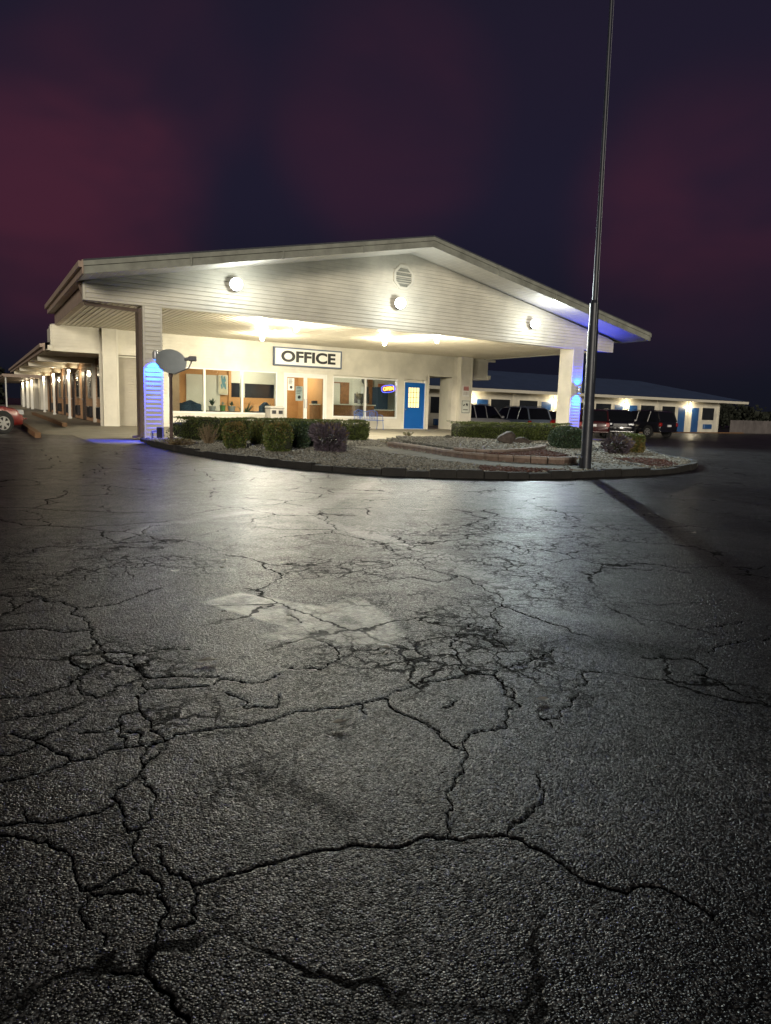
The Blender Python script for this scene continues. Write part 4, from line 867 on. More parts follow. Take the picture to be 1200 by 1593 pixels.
mb = MB(); mb.box(14.62,18.96,3.5,3.6,.1,2.7); mb.box(18.86,18.955,.2,3.5,.1,2.7); mb.box(14.25,15.0,3.44,3.498,.1,2.25)
OP(mb, 'interior_wall', M['intwhite'], TW)
mb = MB(); mb.box(15.95,16.45,3.45,3.497,.1,2.3); mb.box(15.02,15.1,3.43,3.497,.1,2.3); mb.box(15.1,15.95,3.43,3.497,2.24,2.3); mb.box(17.55,17.75,3.3,3.497,.1,2.5); OP(mb, 'interior_door_trim', M['wood'], TW)
mb = MB(); mb.box(4.7,18.9,.16,4.6,2.68,2.75); OP(mb, 'interior_ceiling', M['intwhite'], TW)
mb = MB(); mb.box(4.62,19.12,.16,9,3.7,3.8); mb.box(4.62,19.0,4.62,9,.1,3.7); OP(mb, 'flat_roof', M['roof'], TW)

# ------------------------------------------------------------------ lamps
def pt(name, loc, e, col, rad=.05, parent=None):
    l = bpy.data.lights.new(name, 'POINT'); l.energy = e; l.color = col; l.shadow_soft_size = rad; l.cycles.use_multiple_importance_sampling = True
    o = bpy.data.objects.new(name, l); COL.objects.link(o); o.location = loc
    if parent: o.parent = parent
    return o
def spot(name, loc, d, e, col, size, blend, rad, parent=None):
    l = bpy.data.lights.new(name, 'SPOT'); l.energy = e; l.color = col; l.spot_size = R(size); l.spot_blend = blend; l.shadow_soft_size = rad
    o = bpy.data.objects.new(name, l); COL.objects.link(o); o.location = loc; o.rotation_euler = Vector(d).to_track_quat('-Z', 'Y').to_euler()
    if parent: o.parent = parent
    return o
M['flood'] = emis('lit_flood_lens', (.93,1,.97), 30)
M['bulb'] = emis('lit_jelly_jar', (1,.93,.70), 26)
M['bulb2'] = emis('lit_wall_lamp', (1,.90,.66), 22)
M['neon'] = emis('orange_neon', (1,.30,.05), 7)
M['neonb'] = emis('blue_neon', (.10,.12,1), 5)
M['blueled'] = emis('blue_lamp_lens', (.02,.12,1), 12)
M['ceil'] = emis('lit_ceiling_panel', (1,.95,.80), 3.5)
FDIR = [(.10,-1,-.15), (.05,-1,-.15), (.04,-1,-.15)]
FE = [1200, 3900, 5000]; FS = [84, 84, 118]; SPE = 62
CE, IE, BE, WE, RE = 470, 110, 800, 26, 80

FG = 'flood lamps on the gable'
for i, (x, z, lab) in enumerate(((6.51,4.42,'leftmost of the three bright flood lamps on the gable'), (12.12,4.47,'bright flood lamp under the octagonal gable vent'), (18.19,4.35,'rightmost of the three bright flood lamps on the gable'))):
    y = FY(x); f = empty('flood_lamp', (x, y-.02, z), ANGF); tag(f, lab, 'flood lamp', FG)
    mb = MB(); mb.bbox(-.09,.09,-.05,0,-.1,.1,.012); mb.tube((0,-.05,.0),(0,-.14,.02),.025); mb.build('wall_bracket', M['dark'], f)
    mb = MB(); mb.lathe((0,0,0), [(.06,.0),(.13,-.05),(.175,-.13),(.18,-.16)], 24, axis='y'); o = mb.build('lamp_housing', M['dark'], f, smooth=40); o.location = (0,-.15,.02); o.rotation_euler = (R(12), 0, -R((18, 29, 38)[i]))
    mb = MB(); mb.lathe((0,0,0), [(.172,-.155),(.172,-.163),(.15,-.185),(.08,-.20),(.01,-.205)], 24, axis='y'); o = mb.build('lens', M['flood'], f, smooth=60); o.location = (0,-.15,.02); o.rotation_euler = (R(12), 0, -R((18, 29, 38)[i]))
    spot('flood_light', (-.1,-.52,-.12), FDIR[i], FE[i], (.84,.98,1), FS[i], 1, .12, f)
    pt('gable_fill', (0,-.95,-.10), SPE, (.95,1,.95), .1, f)  # added point light floating before each lamp, brightens the gable
CG = 'jelly jar lamps on the canopy ceiling'
for x, y, lab in ((7.75,21.95,'canopy ceiling lamp nearest the front left'), (9.35,26.4,'canopy ceiling lamp in front of the lobby windows'), (9.0,22.2,'small front canopy ceiling lamp left of the sign'), (14.3,22.15,'front canopy ceiling lamp right of centre'), (13.55,24.6,'canopy ceiling lamp in front of the blue door')):
    c = empty('ceiling_lamp', (x, y, ZS)); tag(c, lab, 'ceiling lamp', CG)
    mb = MB(); mb.lathe((0,0,-.05), [(.11,.05),(.11,.03),(.075,0)], 18); mb.build('lamp_base', M['white'], c, smooth=40)
    mb = MB(); mb.lathe((0,0,-.25), [(.02,0),(.065,.02),(.082,.08),(.082,.15),(.07,.198)], 18); mb.build('glass_jar', M['bulb'], c, smooth=60)
    pt('lamp_light', (0,0,-.30), CE, (1,.91,.70), .08, c)
# office interior ceiling lights
for x, o_, lab in ((9.0,1.8,'lit ceiling panel inside the lobby behind the picture'), (11.2,3.2,'lit ceiling panel deep inside the lobby'), (16.2,1.8,'lit ceiling panel above the reception counter'), (12.6,2.0,'lit ceiling panel behind the entrance doors')):
    mb = MB(); mb.bbox(-.22,.22,-.16,.16,-.07,0,.02); p = mb.build('ceiling_panel', M['ceil'], None, loc=None); p.location = (x, WY(x, o_), 2.675); tag(p, lab, 'ceiling light', 'ceiling lights inside the office')
    pt('room_light', (0,0,-.2), IE, (1,.9,.72), .15, p)
# blue column lamps
def sconce(x, z, lab, both):
    s = empty('wall_lamp', (x, FY(x)-.03, z), ANGF); tag(s, lab, 'wall lamp', 'blue lamps on the canopy columns')
    mb = MB(); mb.bbox(-.06,.06,-.05,0,-.08,.08,.01); mb.lathe((0,-.11,-.12), [(.055,0),(.065,.03),(.065,.21),(.055,.24)], 16); mb.build('housing', M['steel'], s, smooth=40)
    mb = MB(); mb.lathe((0,-.11,-.135), [(.03,0),(.05,.012)], 16); mb.build('lens', M['blueled'], s)
    if both: mb = MB(); mb.lathe((0,-.11,.122), [(.05,0),(.03,.012)], 16); mb.build('lens', M['blueled'], s)
    spot('blue_light_down', (0,-.14,-.16), (0,.34,-1), BE, (.0,.030,1), 112, .8, .03, s)
    if both: spot('blue_light_up', (0,-.14,.16), (0,.22,1), BE*.35, (.0,.035,1), 125, .6, .03, s)
sconce(4.24, 2.33, 'blue lamp on the left column beside the satellite dish', False)
sconce(20.86, 2.02, 'blue lamp on the right column behind the flagpole', True)

# ------------------------------------------------------------------ OFFICE sign and small signs
s = empty('office_sign', (12.55, WY(12.55)-.10, 3.12), ANGF); tag(s, 'white sign reading OFFICE in black letters above the entrance doors', 'sign')
mb = MB(); mb.box(-1.58,1.58,-.05,.05,-.33,.33); mb.build('sign_face', mat('sign_white', (.80,.79,.74), .4, var=.04), s)
mb = MB()
for a in ((-1.63,1.63,-.075,.08,.33,.385), (-1.63,1.63,-.075,.08,-.385,-.33), (-1.63,-1.58,-.075,.08,-.33,.33), (1.58,1.63,-.075,.08,-.33,.33)): mb.box(*a)
mb.build('sign_frame', mat('slate_blue_frame', (.10,.13,.19), .5), s)
t_ = textmesh('OFFICE', .62, .006, M['black'], 'lettering', s, offset=.022); t_.location = (0, -.062, -.01); t_.rotation_euler.x = R(90)
wd = t_.dimensions.x; t_.scale.x = 2.62/max(wd, .1); t_.scale.y = .47/max(t_.dimensions.y, .1)
s = empty('parking_notice', (21.22, WY(21.22)-.34, 2.03), ANGF); tag(s, 'small red and white notice at the top of the right pilaster', 'sign')
mb = MB(); mb.box(-.21,.21,-.008,.004,-.26,.27); mb.build('sign_face', M['white'], s)
mb = MB(); mb.box(-.17,.17,-.013,-.009,.23,.25); mb.build('border', M['redp'], s)
mb = MB(); mb.box(-.17,.17,-.012,-.009,.02,.21); mb.build('upper_panel', mat('faded_pink_print', (.40,.17,.15), .6), s)
for x, w in ((-.13,.03),(-.06,.02),(.01,.04),(.08,.02),(.14,.02)):
    mb = MB(); mb.box(x-w/2,x+w/2,-.012,-.009,-.20,-.02); mb.build('faded_mark', mat('faded_grey_print', (.30,.24,.19), .6), s)
s = empty('camera_notice', (21.24, WY(21.24)-.34, 1.26), ANGF); tag(s, 'framed white notice with a black pictogram on the right pilaster, below the red one', 'sign')
mb = MB(); mb.box(-.27,.27,-.008,.004,-.33,.33); mb.build('sign_face', mat('greenish_white_sign', (.60,.62,.55), .5), s)
mb = MB()
for a in ((-.25,.25,-.013,-.009,.28,.30), (-.25,.25,-.013,-.009,-.30,-.28), (-.25,-.23,-.013,-.009,-.28,.28), (.23,.25,-.013,-.009,-.28,.28)): mb.box(*a)
mb.build('border', M['dark'], s)
for P in ([(-.18,.05),(-.17,.09),(-.08,.13),(-.04,.11),(-.07,.07),(-.14,.04)], [(-.01,.14),(.04,.18),(.11,.17),(.13,.10),(.11,.04),(.06,.04),(.03,.09)]):
    mb = MB(); mb.prismxz(P, -.013, -.009); mb.build('pictogram', M['black'], s)
mb = MB(); mb.box(-.16,.14,-.013,-.009,-.17,-.12); mb.build('faded_mark', mat('dim_grey_print', (.14,.14,.12), .6), s)

# neon OPEN sign hanging inside the reception window
s = empty('open_sign', (16.86, WY(16.86)+.12, 1.98), ANGF+.0); tag(s, 'glowing orange and blue neon OPEN sign in the reception window', 'neon sign')
mb = MB(); P = []
for i in range(33):
    a = 2*math.pi*i/32; c_, s__ = math.cos(a), math.sin(a); P.append((.37*abs(c_)**.6*(1 if c_ >= 0 else -1), 0, .16*abs(s__)**.6*(1 if s__ >= 0 else -1)))
mb.path(P, .011, 6); mb.build('neon_border', M['neonb'], s); s.rotation_euler.y = R(-7)
t_ = textmesh('OPEN', .24, .012, M['neon'], 'lettering', s, offset=.005); t_.rotation_euler.x = R(90); t_.location = (0,-.02,0); t_.scale.x = .58/max(.1, t_.dimensions.x)
pt('neon_light', (0,-.03,0), .6, (.45,.25,1), .12, s)
mb = MB(); mb.box(-.36,.36,.03,.05,-.15,.15); mb.build('backing', M['dark'], s)

# posters taped to the doors, picture and lobby furniture
def flat(name, x, o_, z, w, h, m, lab, cat, mark=None, rz=0):
    f = empty(name, (x, WY(x, o_), z), ANGF+rz); tag(f, lab, cat)
    mb = MB(); mb.box(-w/2,w/2,-.006,.004,-h/2,h/2); mb.build('sheet', m, f)
    if mark: mark(f, w, h)
    return f
rsd = random.Random(4)
def flyer(f, w, h):
    mb = MB()
    for k in range(5): mb.box(-w*.4, w*rsd.uniform(.1,.4), -.012, -.008, h*(.42-.1*k)-.012, h*(.42-.1*k)+.01)
    mb.lathe((0,-.0125,-h*.25), [(w*.22,0),(w*.22,.003)], 14, axis='y'); mb.build('print', M['dark'], f)
flat('poster', 11.78, -.02, 1.98, .30, .52, M['white'], 'tall white poster on the left entrance door', 'poster', flyer)
flat('poster', 12.20, .05, 1.60, .34, .62, M['white'], 'white flyer with a dark picture beside the door handles', 'poster', flyer)
def painting(f, w, h):
    mb = MB(); mb.box(-w/2-.03,w/2+.03,.005,.02,-h/2-.03,h/2+.03); mb.build('picture_frame', M['intwhite'], f)
    mb = MB()
    for k in range(9):
        x = rsd.uniform(-w*.28,w*.28); z = rsd.uniform(-h*.3,h*.25); mb.prismxz([(x,z),(x+.06,z+.05),(x+.03,z+.28),(x-.05,z+.2)], -.012, -.007)
    mb.build('brushwork', mat('teal_brushwork', (.10,.24,.27), .6), f)
flat('picture', 10.08, 4.36, 1.93, .42, .84, mat('canvas_cream', (.55,.48,.33), .8), 'framed teal and cream picture on the orange lobby wall', 'picture', painting)
flat('wall_frame', 17.22, 3.34, 1.95, .26, .36, M['white'], 'white framed notice beneath the reception clock, left one', 'frame')
flat('wall_frame', 17.50, 3.34, 1.95, .16, .36, M['dark'], 'narrow dark frame beneath the reception clock, right one', 'frame')
flat('wall_poster', 18.3, 3.30, 1.95, .42, .72, mat('orange_poster', (.48,.17,.07), .7), 'orange poster on the reception back wall', 'poster')
mb = MB(); mb.lathe((0,0,0), [(.16,.0),(.16,-.03),(.14,-.04)], 20, axis='y'); o = mb.build('wall_clock', M['dark']); o.location = (17.35, WY(17.35,3.47), 2.42); tag(o, 'round dark clock on the reception back wall', 'clock')
def armchair(x, o_, w, rz, lab):
    a = empty('sofa', (x, WY(x,o_), .12), rz); tag(a, lab, 'sofa')
    mb = MB(); mb.bbox(-w/2,w/2,-.35,.35,.1,.42,.06); mb.build('seat', M['sofa'], a, smooth=40)
    mb = MB(); mb.bbox(-w/2,w/2,-.42,-.22,.1,.93,.08); mb.add([(-w/2+.1,-.42,.9),(0,-.42,1.06),(w/2-.1,-.42,.9),(-w/2+.1,-.24,.9),(0,-.24,1.06),(w/2-.1,-.24,.9)], [(0,1,2),(5,4,3),(0,3,4,1),(1,4,5,2)]); mb.build('backrest', M['sofa'], a, smooth=40)
    for q in (-1, 1):
        mb = MB(); mb.bbox(q*w/2-.08,q*w/2+.08,-.4,.4,.1,.66,.05); mb.build('armrest', M['sofa'], a, smooth=40)
    return a
armchair(7.55, 1.1, .95, ANGF, 'dark blue sofa at the left end of the lobby window')
armchair(10.75, 1.2, .72, ANGF+.5, 'dark blue armchair at the right end of the lobby window')
t_ = empty('low_table', (9.05, WY(9.05,1.2), .12), ANGF); tag(t_, 'dark wooden low table carrying pots in the lobby', 'table')
mb = MB(); mb.bbox(-.72,.72,-.22,.22,.58,.64,.01); mb.build('table_top', M['wood2'], t_)
for a in (-.62,.62):
    for b in (-.16,.16):
        mb = MB(); mb.box(a-.03,a+.03,b-.03,b+.03,0,.58); mb.build('leg', M['wood2'], t_)
def potplant(x, o_, z, r, h, lh, n, pm, lab, leafc='leaf2', drop=0):
    p = empty('potted_plant', (x, WY(x,o_), z)); tag(p, lab, 'potted plant', 'plants in the lobby')
    mb = MB(); mb.lathe((0,0,0), [(r*.75,0),(r*.95,h*.9),(r*1.05,h*.9),(r*1.05,h),(r*.9,h)], 16); mb.build('pot', pm, p, smooth=40)
    rs = random.Random(int(x*100)); mb = MB()
    for k in range(n):
        a = rs.uniform(0,6.28); l = lh*rs.uniform(.5,1.1); e = rs.uniform(.2,1.1); c_, s_ = math.cos(a), math.sin(a); w = .03
        q = [(0,0,h), (c_*l*.5*math.sin(e)-s_*w, s_*l*.5*math.sin(e)+c_*w, h+l*.6*math.cos(e*.6)), (c_*l*math.sin(e), s_*l*math.sin(e), h+l*(math.cos(e)-drop)), (c_*l*.5*math.sin(e)+s_*w, s_*l*.5*math.sin(e)-c_*w, h+l*.6*math.cos(e*.6))]
        mb.add(q, [(0,1,2,3)])
    mb.build('leaves', M[leafc], p); return p
potplant(6.95, 1.6, .12, .14, .3, 1.1, 26, M['dark'], 'tall thin plant at the far left of the lobby window')
potplant(8.62, 1.15, .76, .16, .20, .35, 22, M['potw'], 'leafy plant in a grey pot at the left of the low table', 'leaf2')
potplant(9.08, 1.15, .76, .13, .24, .16, 26, M['potg'], 'pale flowers in the green pot on the low table', 'potw')
potplant(9.48, 1.15, .76, .17, .22, .22, 20, M['potw'], 'short plant in a pale pot at the right of the low table', 'leaf2')
potplant(10.05, 1.0, .12, .16, .3, .85, 36, M['dark'], 'bushy floor plant left of the armchair')
potplant(11.0, .8, .12, .14, .45, .65, 36, M['dark'], 'floor plant between the armchair and the entrance')
potplant(15.95, 1.4, 1.22, .08, .22, .42, 34, M['potw'], 'bouquet in a vase on the reception counter', 'leafb')
t_ = empty('reception_counter', (15.2, WY(15.2,1.6), .12), ANGF); tag(t_, 'long brown reception counter behind the right window', 'counter')
mb = MB(); mb.box(-1.2,1.55,-.3,.3,0,1.05); mb.build('counter_body', M['wood'], t_); mb = MB(); mb.box(-1.26,1.6,-.36,.34,1.05,1.10); mb.build('counter_top', M['intwhite'], t_); mb = MB(); mb.box(.45,.9,-.306,-.302,0,1.05); mb.build('dark_panel', M['wood2'], t_)
t_ = empty('side_desk', (17.75, WY(17.75,1.6), .12), ANGF); tag(t_, 'lower brown desk at the right end of the reception', 'desk')
mb = MB(); mb.box(-.75,.75,-.3,.3,0,.84); mb.build('desk_body', M['wood'], t_); mb = MB(); mb.box(-.8,.8,-.34,.34,.84,.88); mb.build('desk_top', M['intwhite'], t_)
t_ = empty('monitor', (16.35, WY(16.35,1.85), 1.22), ANGF); tag(t_, 'dark computer monitor on the reception counter', 'monitor')
mb = MB(); mb.bbox(-.42,.42,-.03,.03,.06,.52,.01); mb.build('screen', M['dark'], t_); mb = MB(); mb.box(-.12,.12,-.1,.1,0,.02); mb.box(-.03,.03,-.02,.02,.02,.1); mb.build('stand', M['dark'], t_)
t_ = empty('cabinet', (18.0, WY(18.0,2.9), .12), ANGF); tag(t_, 'tall dark cabinet behind the neon sign', 'cabinet')
mb = MB(); mb.box(-.32,.32,-.25,.25,0,2.0); mb.build('cabinet_body', M['sofa'], t_)
for q in (-1, 1):
    mb = MB(); mb.box(q*.16-.15,q*.16+.15,-.268,-.252,.05,1.95); mb.build('cabinet_door', M['sofa'], t_)
t_ = empty('side_stand', (13.35, WY(13.35,.9), .12), ANGF); tag(t_, 'narrow brown stand just inside the right entrance door', 'stand')
mb = MB(); mb.box(-.17,.17,-.16,.16,0,1.02); mb.build('stand_body', M['wood'], t_); mb = MB(); mb.box(-.2,.2,-.18,.18,1.02,1.06); mb.build('stand_top', M['intwhite'], t_); mb = MB(); mb.bbox(-.13,.1,-.1,.1,1.06,1.2,.02); mb.build('tray', M['dark'], t_)

# ------------------------------------------------------------------ porch furniture
t_ = empty('litter_bin', (10.82, WY(10.82,-.55), .10), ANGF); tag(t_, 'beige litter bin with two dark openings by the entrance', 'litter bin')
mb = MB(); mb.bbox(-.31,.31,-.26,.26,0,.82,.03); mb.bbox(-.33,.33,-.28,.28,.82,.93,.03); mb.build('bin_body', M['bin'], t_, smooth=30)
for x in (-.15,.15):
    mb = MB(); mb.box(x-.09,x+.09,-.285,-.27,.62,.76); mb.build('bin_opening', M['dark'], t_)
t_ = empty('bench', (15.35, WY(15.35,-.75), .10), ANGF); tag(t_, 'blue wrought iron bench under the reception window', 'bench')
mb = MB()
for i in range(9): mb.tube((-.6+i*.15, -.24, .43), (-.6+i*.15, .20, .43), .009, n=6)
mb.tube((-.64,-.25,.43),(.64,-.25,.43),.014,n=6); mb.tube((-.64,.21,.43),(.64,.21,.43),.014,n=6); 
for k in range(3): mb.tube((-.62,-.15+k*.12,.435),(.62,-.15+k*.12,.435),.008,n=6)
mb.build('seat', M['bench'], t_)
mb = MB(); P = [(-.62,.22,.43),(-.62,.27,.78),(-.4,.28,.88),(-.02,.28,.80),(0,.28,.79),(.02,.28,.80),(.4,.28,.88),(.62,.27,.78),(.62,.22,.43)]; mb.path(P, .014, 6)
for i in range(13):
    x = -.54+i*.09; mb.tube((x,.225,.44),(x+.03,.275,.78+.05*math.sin((abs(x)/.6)*3.1)),.008,n=5)
for cx_ in (-.31,.31):
    for rr_ in (.07,.13): mb.path([(cx_+rr_*math.cos(a*.5236), .262, .64+rr_*math.sin(a*.5236)) for a in range(13)], .009, 5)
mb.build('backrest', M['bench'], t_)
for x in (-.6,.6):
    for y in (-.24,.21):
        mb = MB(); mb.path([(x,y,.43),(x*1.02,y*1.1,.2),(x,y*1.25,0)], .013, 6); mb.build('leg', M['bench'], t_)
    mb = MB(); mb.path([(x,.26,.66),(x*1.03,0,.67),(x,-.22,.64),(x,-.25,.43)], .012, 6); mb.build('armrest', M['bench'], t_)

# ------------------------------------------------------------------ satellite dish
t_ = empty('satellite_dish', (4.07, 17.95, .09)); tag(t_, 'grey satellite dish on a post in front of the left column', 'satellite dish')
mb = MB(); mb.tube((0,0,-.02),(0,.0,1.72),.042,.038,14); mb.tube((0,0,1.6),(0,0,1.8),.055,.05,14); mb.build('post', M['rust'], t_, smooth=40)
mb = MB(); n = 28; rings = 6; vs = [(0,.075,0)]; fs = []
for j in range(1, rings+1):
    r = j/rings
    for i in range(n):
        a = 2*math.pi*i/n; vs.append((.39*r*math.cos(a), .075*(1-r*r), .295*r*math.sin(a)))
fs += [(0, 1+i, 1+(i+1) % n) for i in range(n)]
for j in range(rings-1):
    for i in range(n): fs.append((1+j*n+i, 1+j*n+(i+1) % n, 1+(j+1)*n+(i+1) % n, 1+(j+1)*n+i))
nb = len(vs); vs2 = [(x, y+.018, z) for x, y, z in vs]; mb.add(vs, fs); mb.add(vs2, [f[::-1] for f in fs]); k0 = 1+(rings-1)*n
mb.f += [(k0+i, k0+(i+1) % n, nb+k0+(i+1) % n, nb+k0+i) for i in range(n)]; mb.m += [0]*n
d = mb.build('reflector', M['dish'], t_, smooth=50); d.location = (0,-.10,1.96); d.rotation_euler = (R(-14), 0, R(12))
mb = MB(); P = [(.05,.0,-.30),(.30,-.42,-.16),(.36,-.50,.02)]; mb.path(P, .016, 8); o = mb.build('feed_arm', M['steel'], t_); o.location = (0,-.10,1.96); 
mb = MB(); mb.bbox(.28,.46,-.56,-.44,.0,.12,.02); mb.tube((.32,-.46,.06),(.24,-.36,.04),.035,.045,12); o = mb.build('receiver_head', M['steel'], t_); o.location = (0,-.10,1.96)
mb = MB(); mb.bbox(-.06,.06,.0,.08,1.70,1.84,.01); mb.tube((0,.03,1.8),(0,.0,1.94),.03,n=10); mb.build('mount', M['dark'], t_)
# utility boxes at the foot of the left column
t_ = empty('utility_box', (4.32, FY(4.3)-.06, .1)); tag(t_, 'small dark electrical box at the foot of the left column', 'electrical box')
mb = MB(); mb.bbox(-.06,.08,-.08,0,.0,.30,.01); mb.build('box_body', M['dark'], t_); mb = MB(); mb.tube((-.2,-.03,-.05),(-.2,-.03,.18),.02); mb.path([(-.2,-.03,.18),(-.05,-.04,.2)], .018); mb.build('conduit', M['steel'], t_)
# flagpole
t_ = empty('flagpole', (9.84, 9.98, .08)); tag(t_, 'tall tapering grey steel pole in the island, out of the top of the view', 'pole')
mb = MB(); H = 13.0
lean = Vector((.105, -.01, 0))
pts = [(0, .098), (1.2, .097), (1.24, .093), (2.5, .092), (2.62, .082), (3.0, .080), (3.06, .046), (4.5, .040), (6, .034), (9, .026), (H, .018)]
for (h0, r0), (h1, r1) in zip(pts[:-1], pts[1:]):
    mb.tube((-.018*h0, 0, h0), (-.018*h1, 0, h1), r0, r1, 24, caps=False)
mb.build('pole_shaft', M['pole'], t_, smooth=50)
mb = MB(); mb.lathe((0,0,-.01), [(.17,0),(.17,.025),(.112,.03),(.112,.05)], 24)
for i in range(4): mb.tube((.14*math.cos(i*1.57+.7),.14*math.sin(i*1.57+.7),.02),(.14*math.cos(i*1.57+.7),.14*math.sin(i*1.57+.7),.05),.014,n=6)
mb.build('base_collar', M['pole'], t_, smooth=30)
mb = MB(); mb.tube((-.04,-.09,1.6),(-.14,-.10,5.2),.0015,n=5); mb.tube((-.14,-.10,5.2),(-.19,-.03,H-.2),.0015,n=5); mb.build('halyard', M['steel'], t_)
mb = MB(); mb.bbox(-.24,-.13,-.05,.05,.27,.29,.004); mb.box(-.14,-.10,-.03,.03,.02,.22); mb.build('outlet_bracket', M['dark'], t_)
M['darkdoor'] = mat('dark_brown_door', (.05,.035,.03), .5)
# ------------------------------------------------------------------ cars
def car(loc, rz, paint, label, L=5.2, Wd=2.1, H=1.95, kind='suv', cat='car', group='parked cars', hub='rim'):
    c = empty('parked_car', loc, rz); tag(c, label, cat, group)
    hw = Wd/2; gc = .22; sill = .42; belt = H*.60 if kind == 'suv' else H*.65; hood = belt-.02; wr = .40 if kind == 'suv' else .31+.055*(H > 1.5)
    if kind == 'suv':
        st = [(-.5,.86,.55,belt-.12),(-.485,.93,.40,belt-.02),(-.44,.98,.36,belt+.01),(-.30,1,.34,belt),(0,1,.33,belt),(.17,1,.33,belt-.02),(.24,.985,.33,hood-.02),(.38,.96,.34,hood-.08),(.455,.92,.36,hood-.14),(.49,.84,.40,hood-.26),(.5,.78,.50,hood-.40)]
        gh = [(-.485,.86,belt-.04,.90,belt),(-.43,.92,H-.10,.80,belt),(-.38,.94,H-.02,.80,belt),(-.1,.94,H,.80,belt),(.08,.94,H-.05,.79,belt),(.12,.93,H-.12,.78,belt),(.245,.93,belt-.02,.86,belt-.04)]
    else:
        st = [(-.5,.78,.40,belt-.16),(-.48,.9,.26,belt-.06),(-.40,.97,.23,belt),(-.25,1,.22,belt),(0,1,.21,belt-.02),(.17,.99,.21,belt-.04),(.3,.97,.21,hood-.08),(.42,.93,.21,hood-.16),(.475,.86,.22,hood-.25),(.497,.76,.26,hood-.36),(.5,.70,.34,hood-.46)]
        gh = [(-.40,.84,belt-.02,.80,belt-.02),(-.24,.9,H-.07,.72,belt),(-.1,.92,H,.72,belt),(.02,.92,H-.03,.72,belt),(.23,.9,belt-.06,.82,belt-.06)]
    def ring(x, f, zb, zt):
        w = hw*f; zm = zb+(zt-zb)*.5
        h = [(0,zb),(w*.80,zb),(w*.94,zb+.05),(w*.99,zb+.16),(w,zm),(w*.975,zt-.12),(w*.93,zt-.04),(w*.82,zt),(w*.4,zt+.02),(0,zt+.025)]
        pts = [(x*L, y, z) for y, z in h]+[(x*L, -y, z) for y, z in h[-2:0:-1]]; return pts
    mb = MB(); vs = []; fs = []; n = 18
    for s_ in st: vs += ring(*s_)
    for j in range(len(st)-1):
        for i in range(n): fs.append((j*n+i, j*n+(i+1) % n, (j+1)*n+(i+1) % n, (j+1)*n+i))
    fs += [tuple(range(n)), tuple((len(st)-1)*n+i for i in range(n-1, -1, -1))]
    mb.add(vs, fs); body = mb.build('body', paint, c, smooth=38)
    mb = MB(); vs = []; fs = []; n = 8
    for x, f, zt, ft, zb in gh:
        w = hw*f; wt = hw*ft if zt > belt+.2 else w*.96
        zc = max(zt, zb+.01)
        vs += [(x*L,w,zb-.03),(x*L,(w*.3+wt*.7),zb+(zc-zb)*.7),(x*L,wt*.96,zc-.04*(zc>belt+.2)),(x*L,wt*.8,zc),(x*L,-wt*.8,zc),(x*L,-wt*.96,zc-.04*(zc>belt+.2)),(x*L,-(w*.3+wt*.7),zb+(zc-zb)*.7),(x*L,-w,zb-.03)]
    for j in range(len(gh)-1):
        for i in range(n-1): fs.append((j*n+i, j*n+i+1, (j+1)*n+i+1, (j+1)*n+i))
    mb.add(vs, fs); mb.build('windows', M['carglass'], c, smooth=38)
    # roof skin and pillars
    mb = MB(); rv = []; k = [g_ for g_ in gh if g_[2] > belt+.4*(H-belt)]
    for x, f, zt, ft, zb in k: rv += [(x*L, hw*ft*.97, zt-.03), (x*L, hw*ft*.8, zt+.012), (x*L, -hw*ft*.8, zt+.012), (x*L, -hw*ft*.97, zt-.03)]
    mb.add(rv, [(j*4+i, j*4+i+1, j*4+i+5, j*4+i+4) for j in range(len(k)-1) for i in range(3)])
    for s_ in (-1, 1):
        a, b = gh[-1], k[-1]; mb.tube((a[0]*L, s_*hw*a[1]*.97, a[4]+.01), (b[0]*L, s_*hw*b[3]*.97, b[2]-.02), .035, n=6)
        a, b = gh[0], k[0]; mb.tube((a[0]*L, s_*hw*a[1]*.97, a[4]+.0), (b[0]*L, s_*hw*b[3]*.97, b[2]-.03), .05, n=6)
        mb.tube((-.06*L, s_*hw*.945, belt-.02), (-.07*L, s_*hw*k[0][3]*.985, H-.05), .035, n=6)
        if kind == 'suv': mb.tube((-.27*L, s_*hw*.945, belt-.02), (-.29*L, s_*hw*.80*.985, H-.05), .04, n=6); mb.tube((-.36*L, s_*hw*.68, H+.05), (.04*L, s_*hw*.68, H+.03), .02, n=6)
    mb.build('roof_skin', paint, c, smooth=38)
    for x in (-.30, .31):
        for s_ in (-1, 1):
            w = empty('wheel', (x*L, s_*(hw-.07), wr)); w.parent = c
            mb = MB(); mb.lathe((0,0,0), [(wr*.66,-.115),(wr*.94,-.12),(wr,-.08),(wr,.08),(wr*.94,.12),(wr*.66,.115)], 28, axis='y'); mb.build('tyre', M['tyre'], w, smooth=40)
            mb = MB(); o_ = s_*.118
            mb.lathe((0,s_*.10,0), [(wr*.66,0),(wr*.66,s_*.022),(wr*.58,s_*.022),(wr*.58,0)], 28, axis='y')
            for q in range(6):
                a = q*math.pi/3+.3; ca, sa = math.cos(a), math.sin(a); pa, pb = -sa, ca
                v = []
                for r_, hw_ in ((.03,.035),(wr*.6,.12*wr)):
                    for u in (-1, 1): v.append((ca*r_+pa*u*hw_, o_, sa*r_+pb*u*hw_))
                v += [(p_[0], p_[1]-s_*.02, p_[2]) for p_ in v]
                mb.add(v, [(0,1,3,2),(4,6,7,5),(0,2,6,4),(1,5,7,3),(2,3,7,6)])
            mb.lathe((0,o_,0), [(.07,-.01),(.06,.01)], 12, axis='y')
            mb.build('rim', M[hub], w, smooth=30)
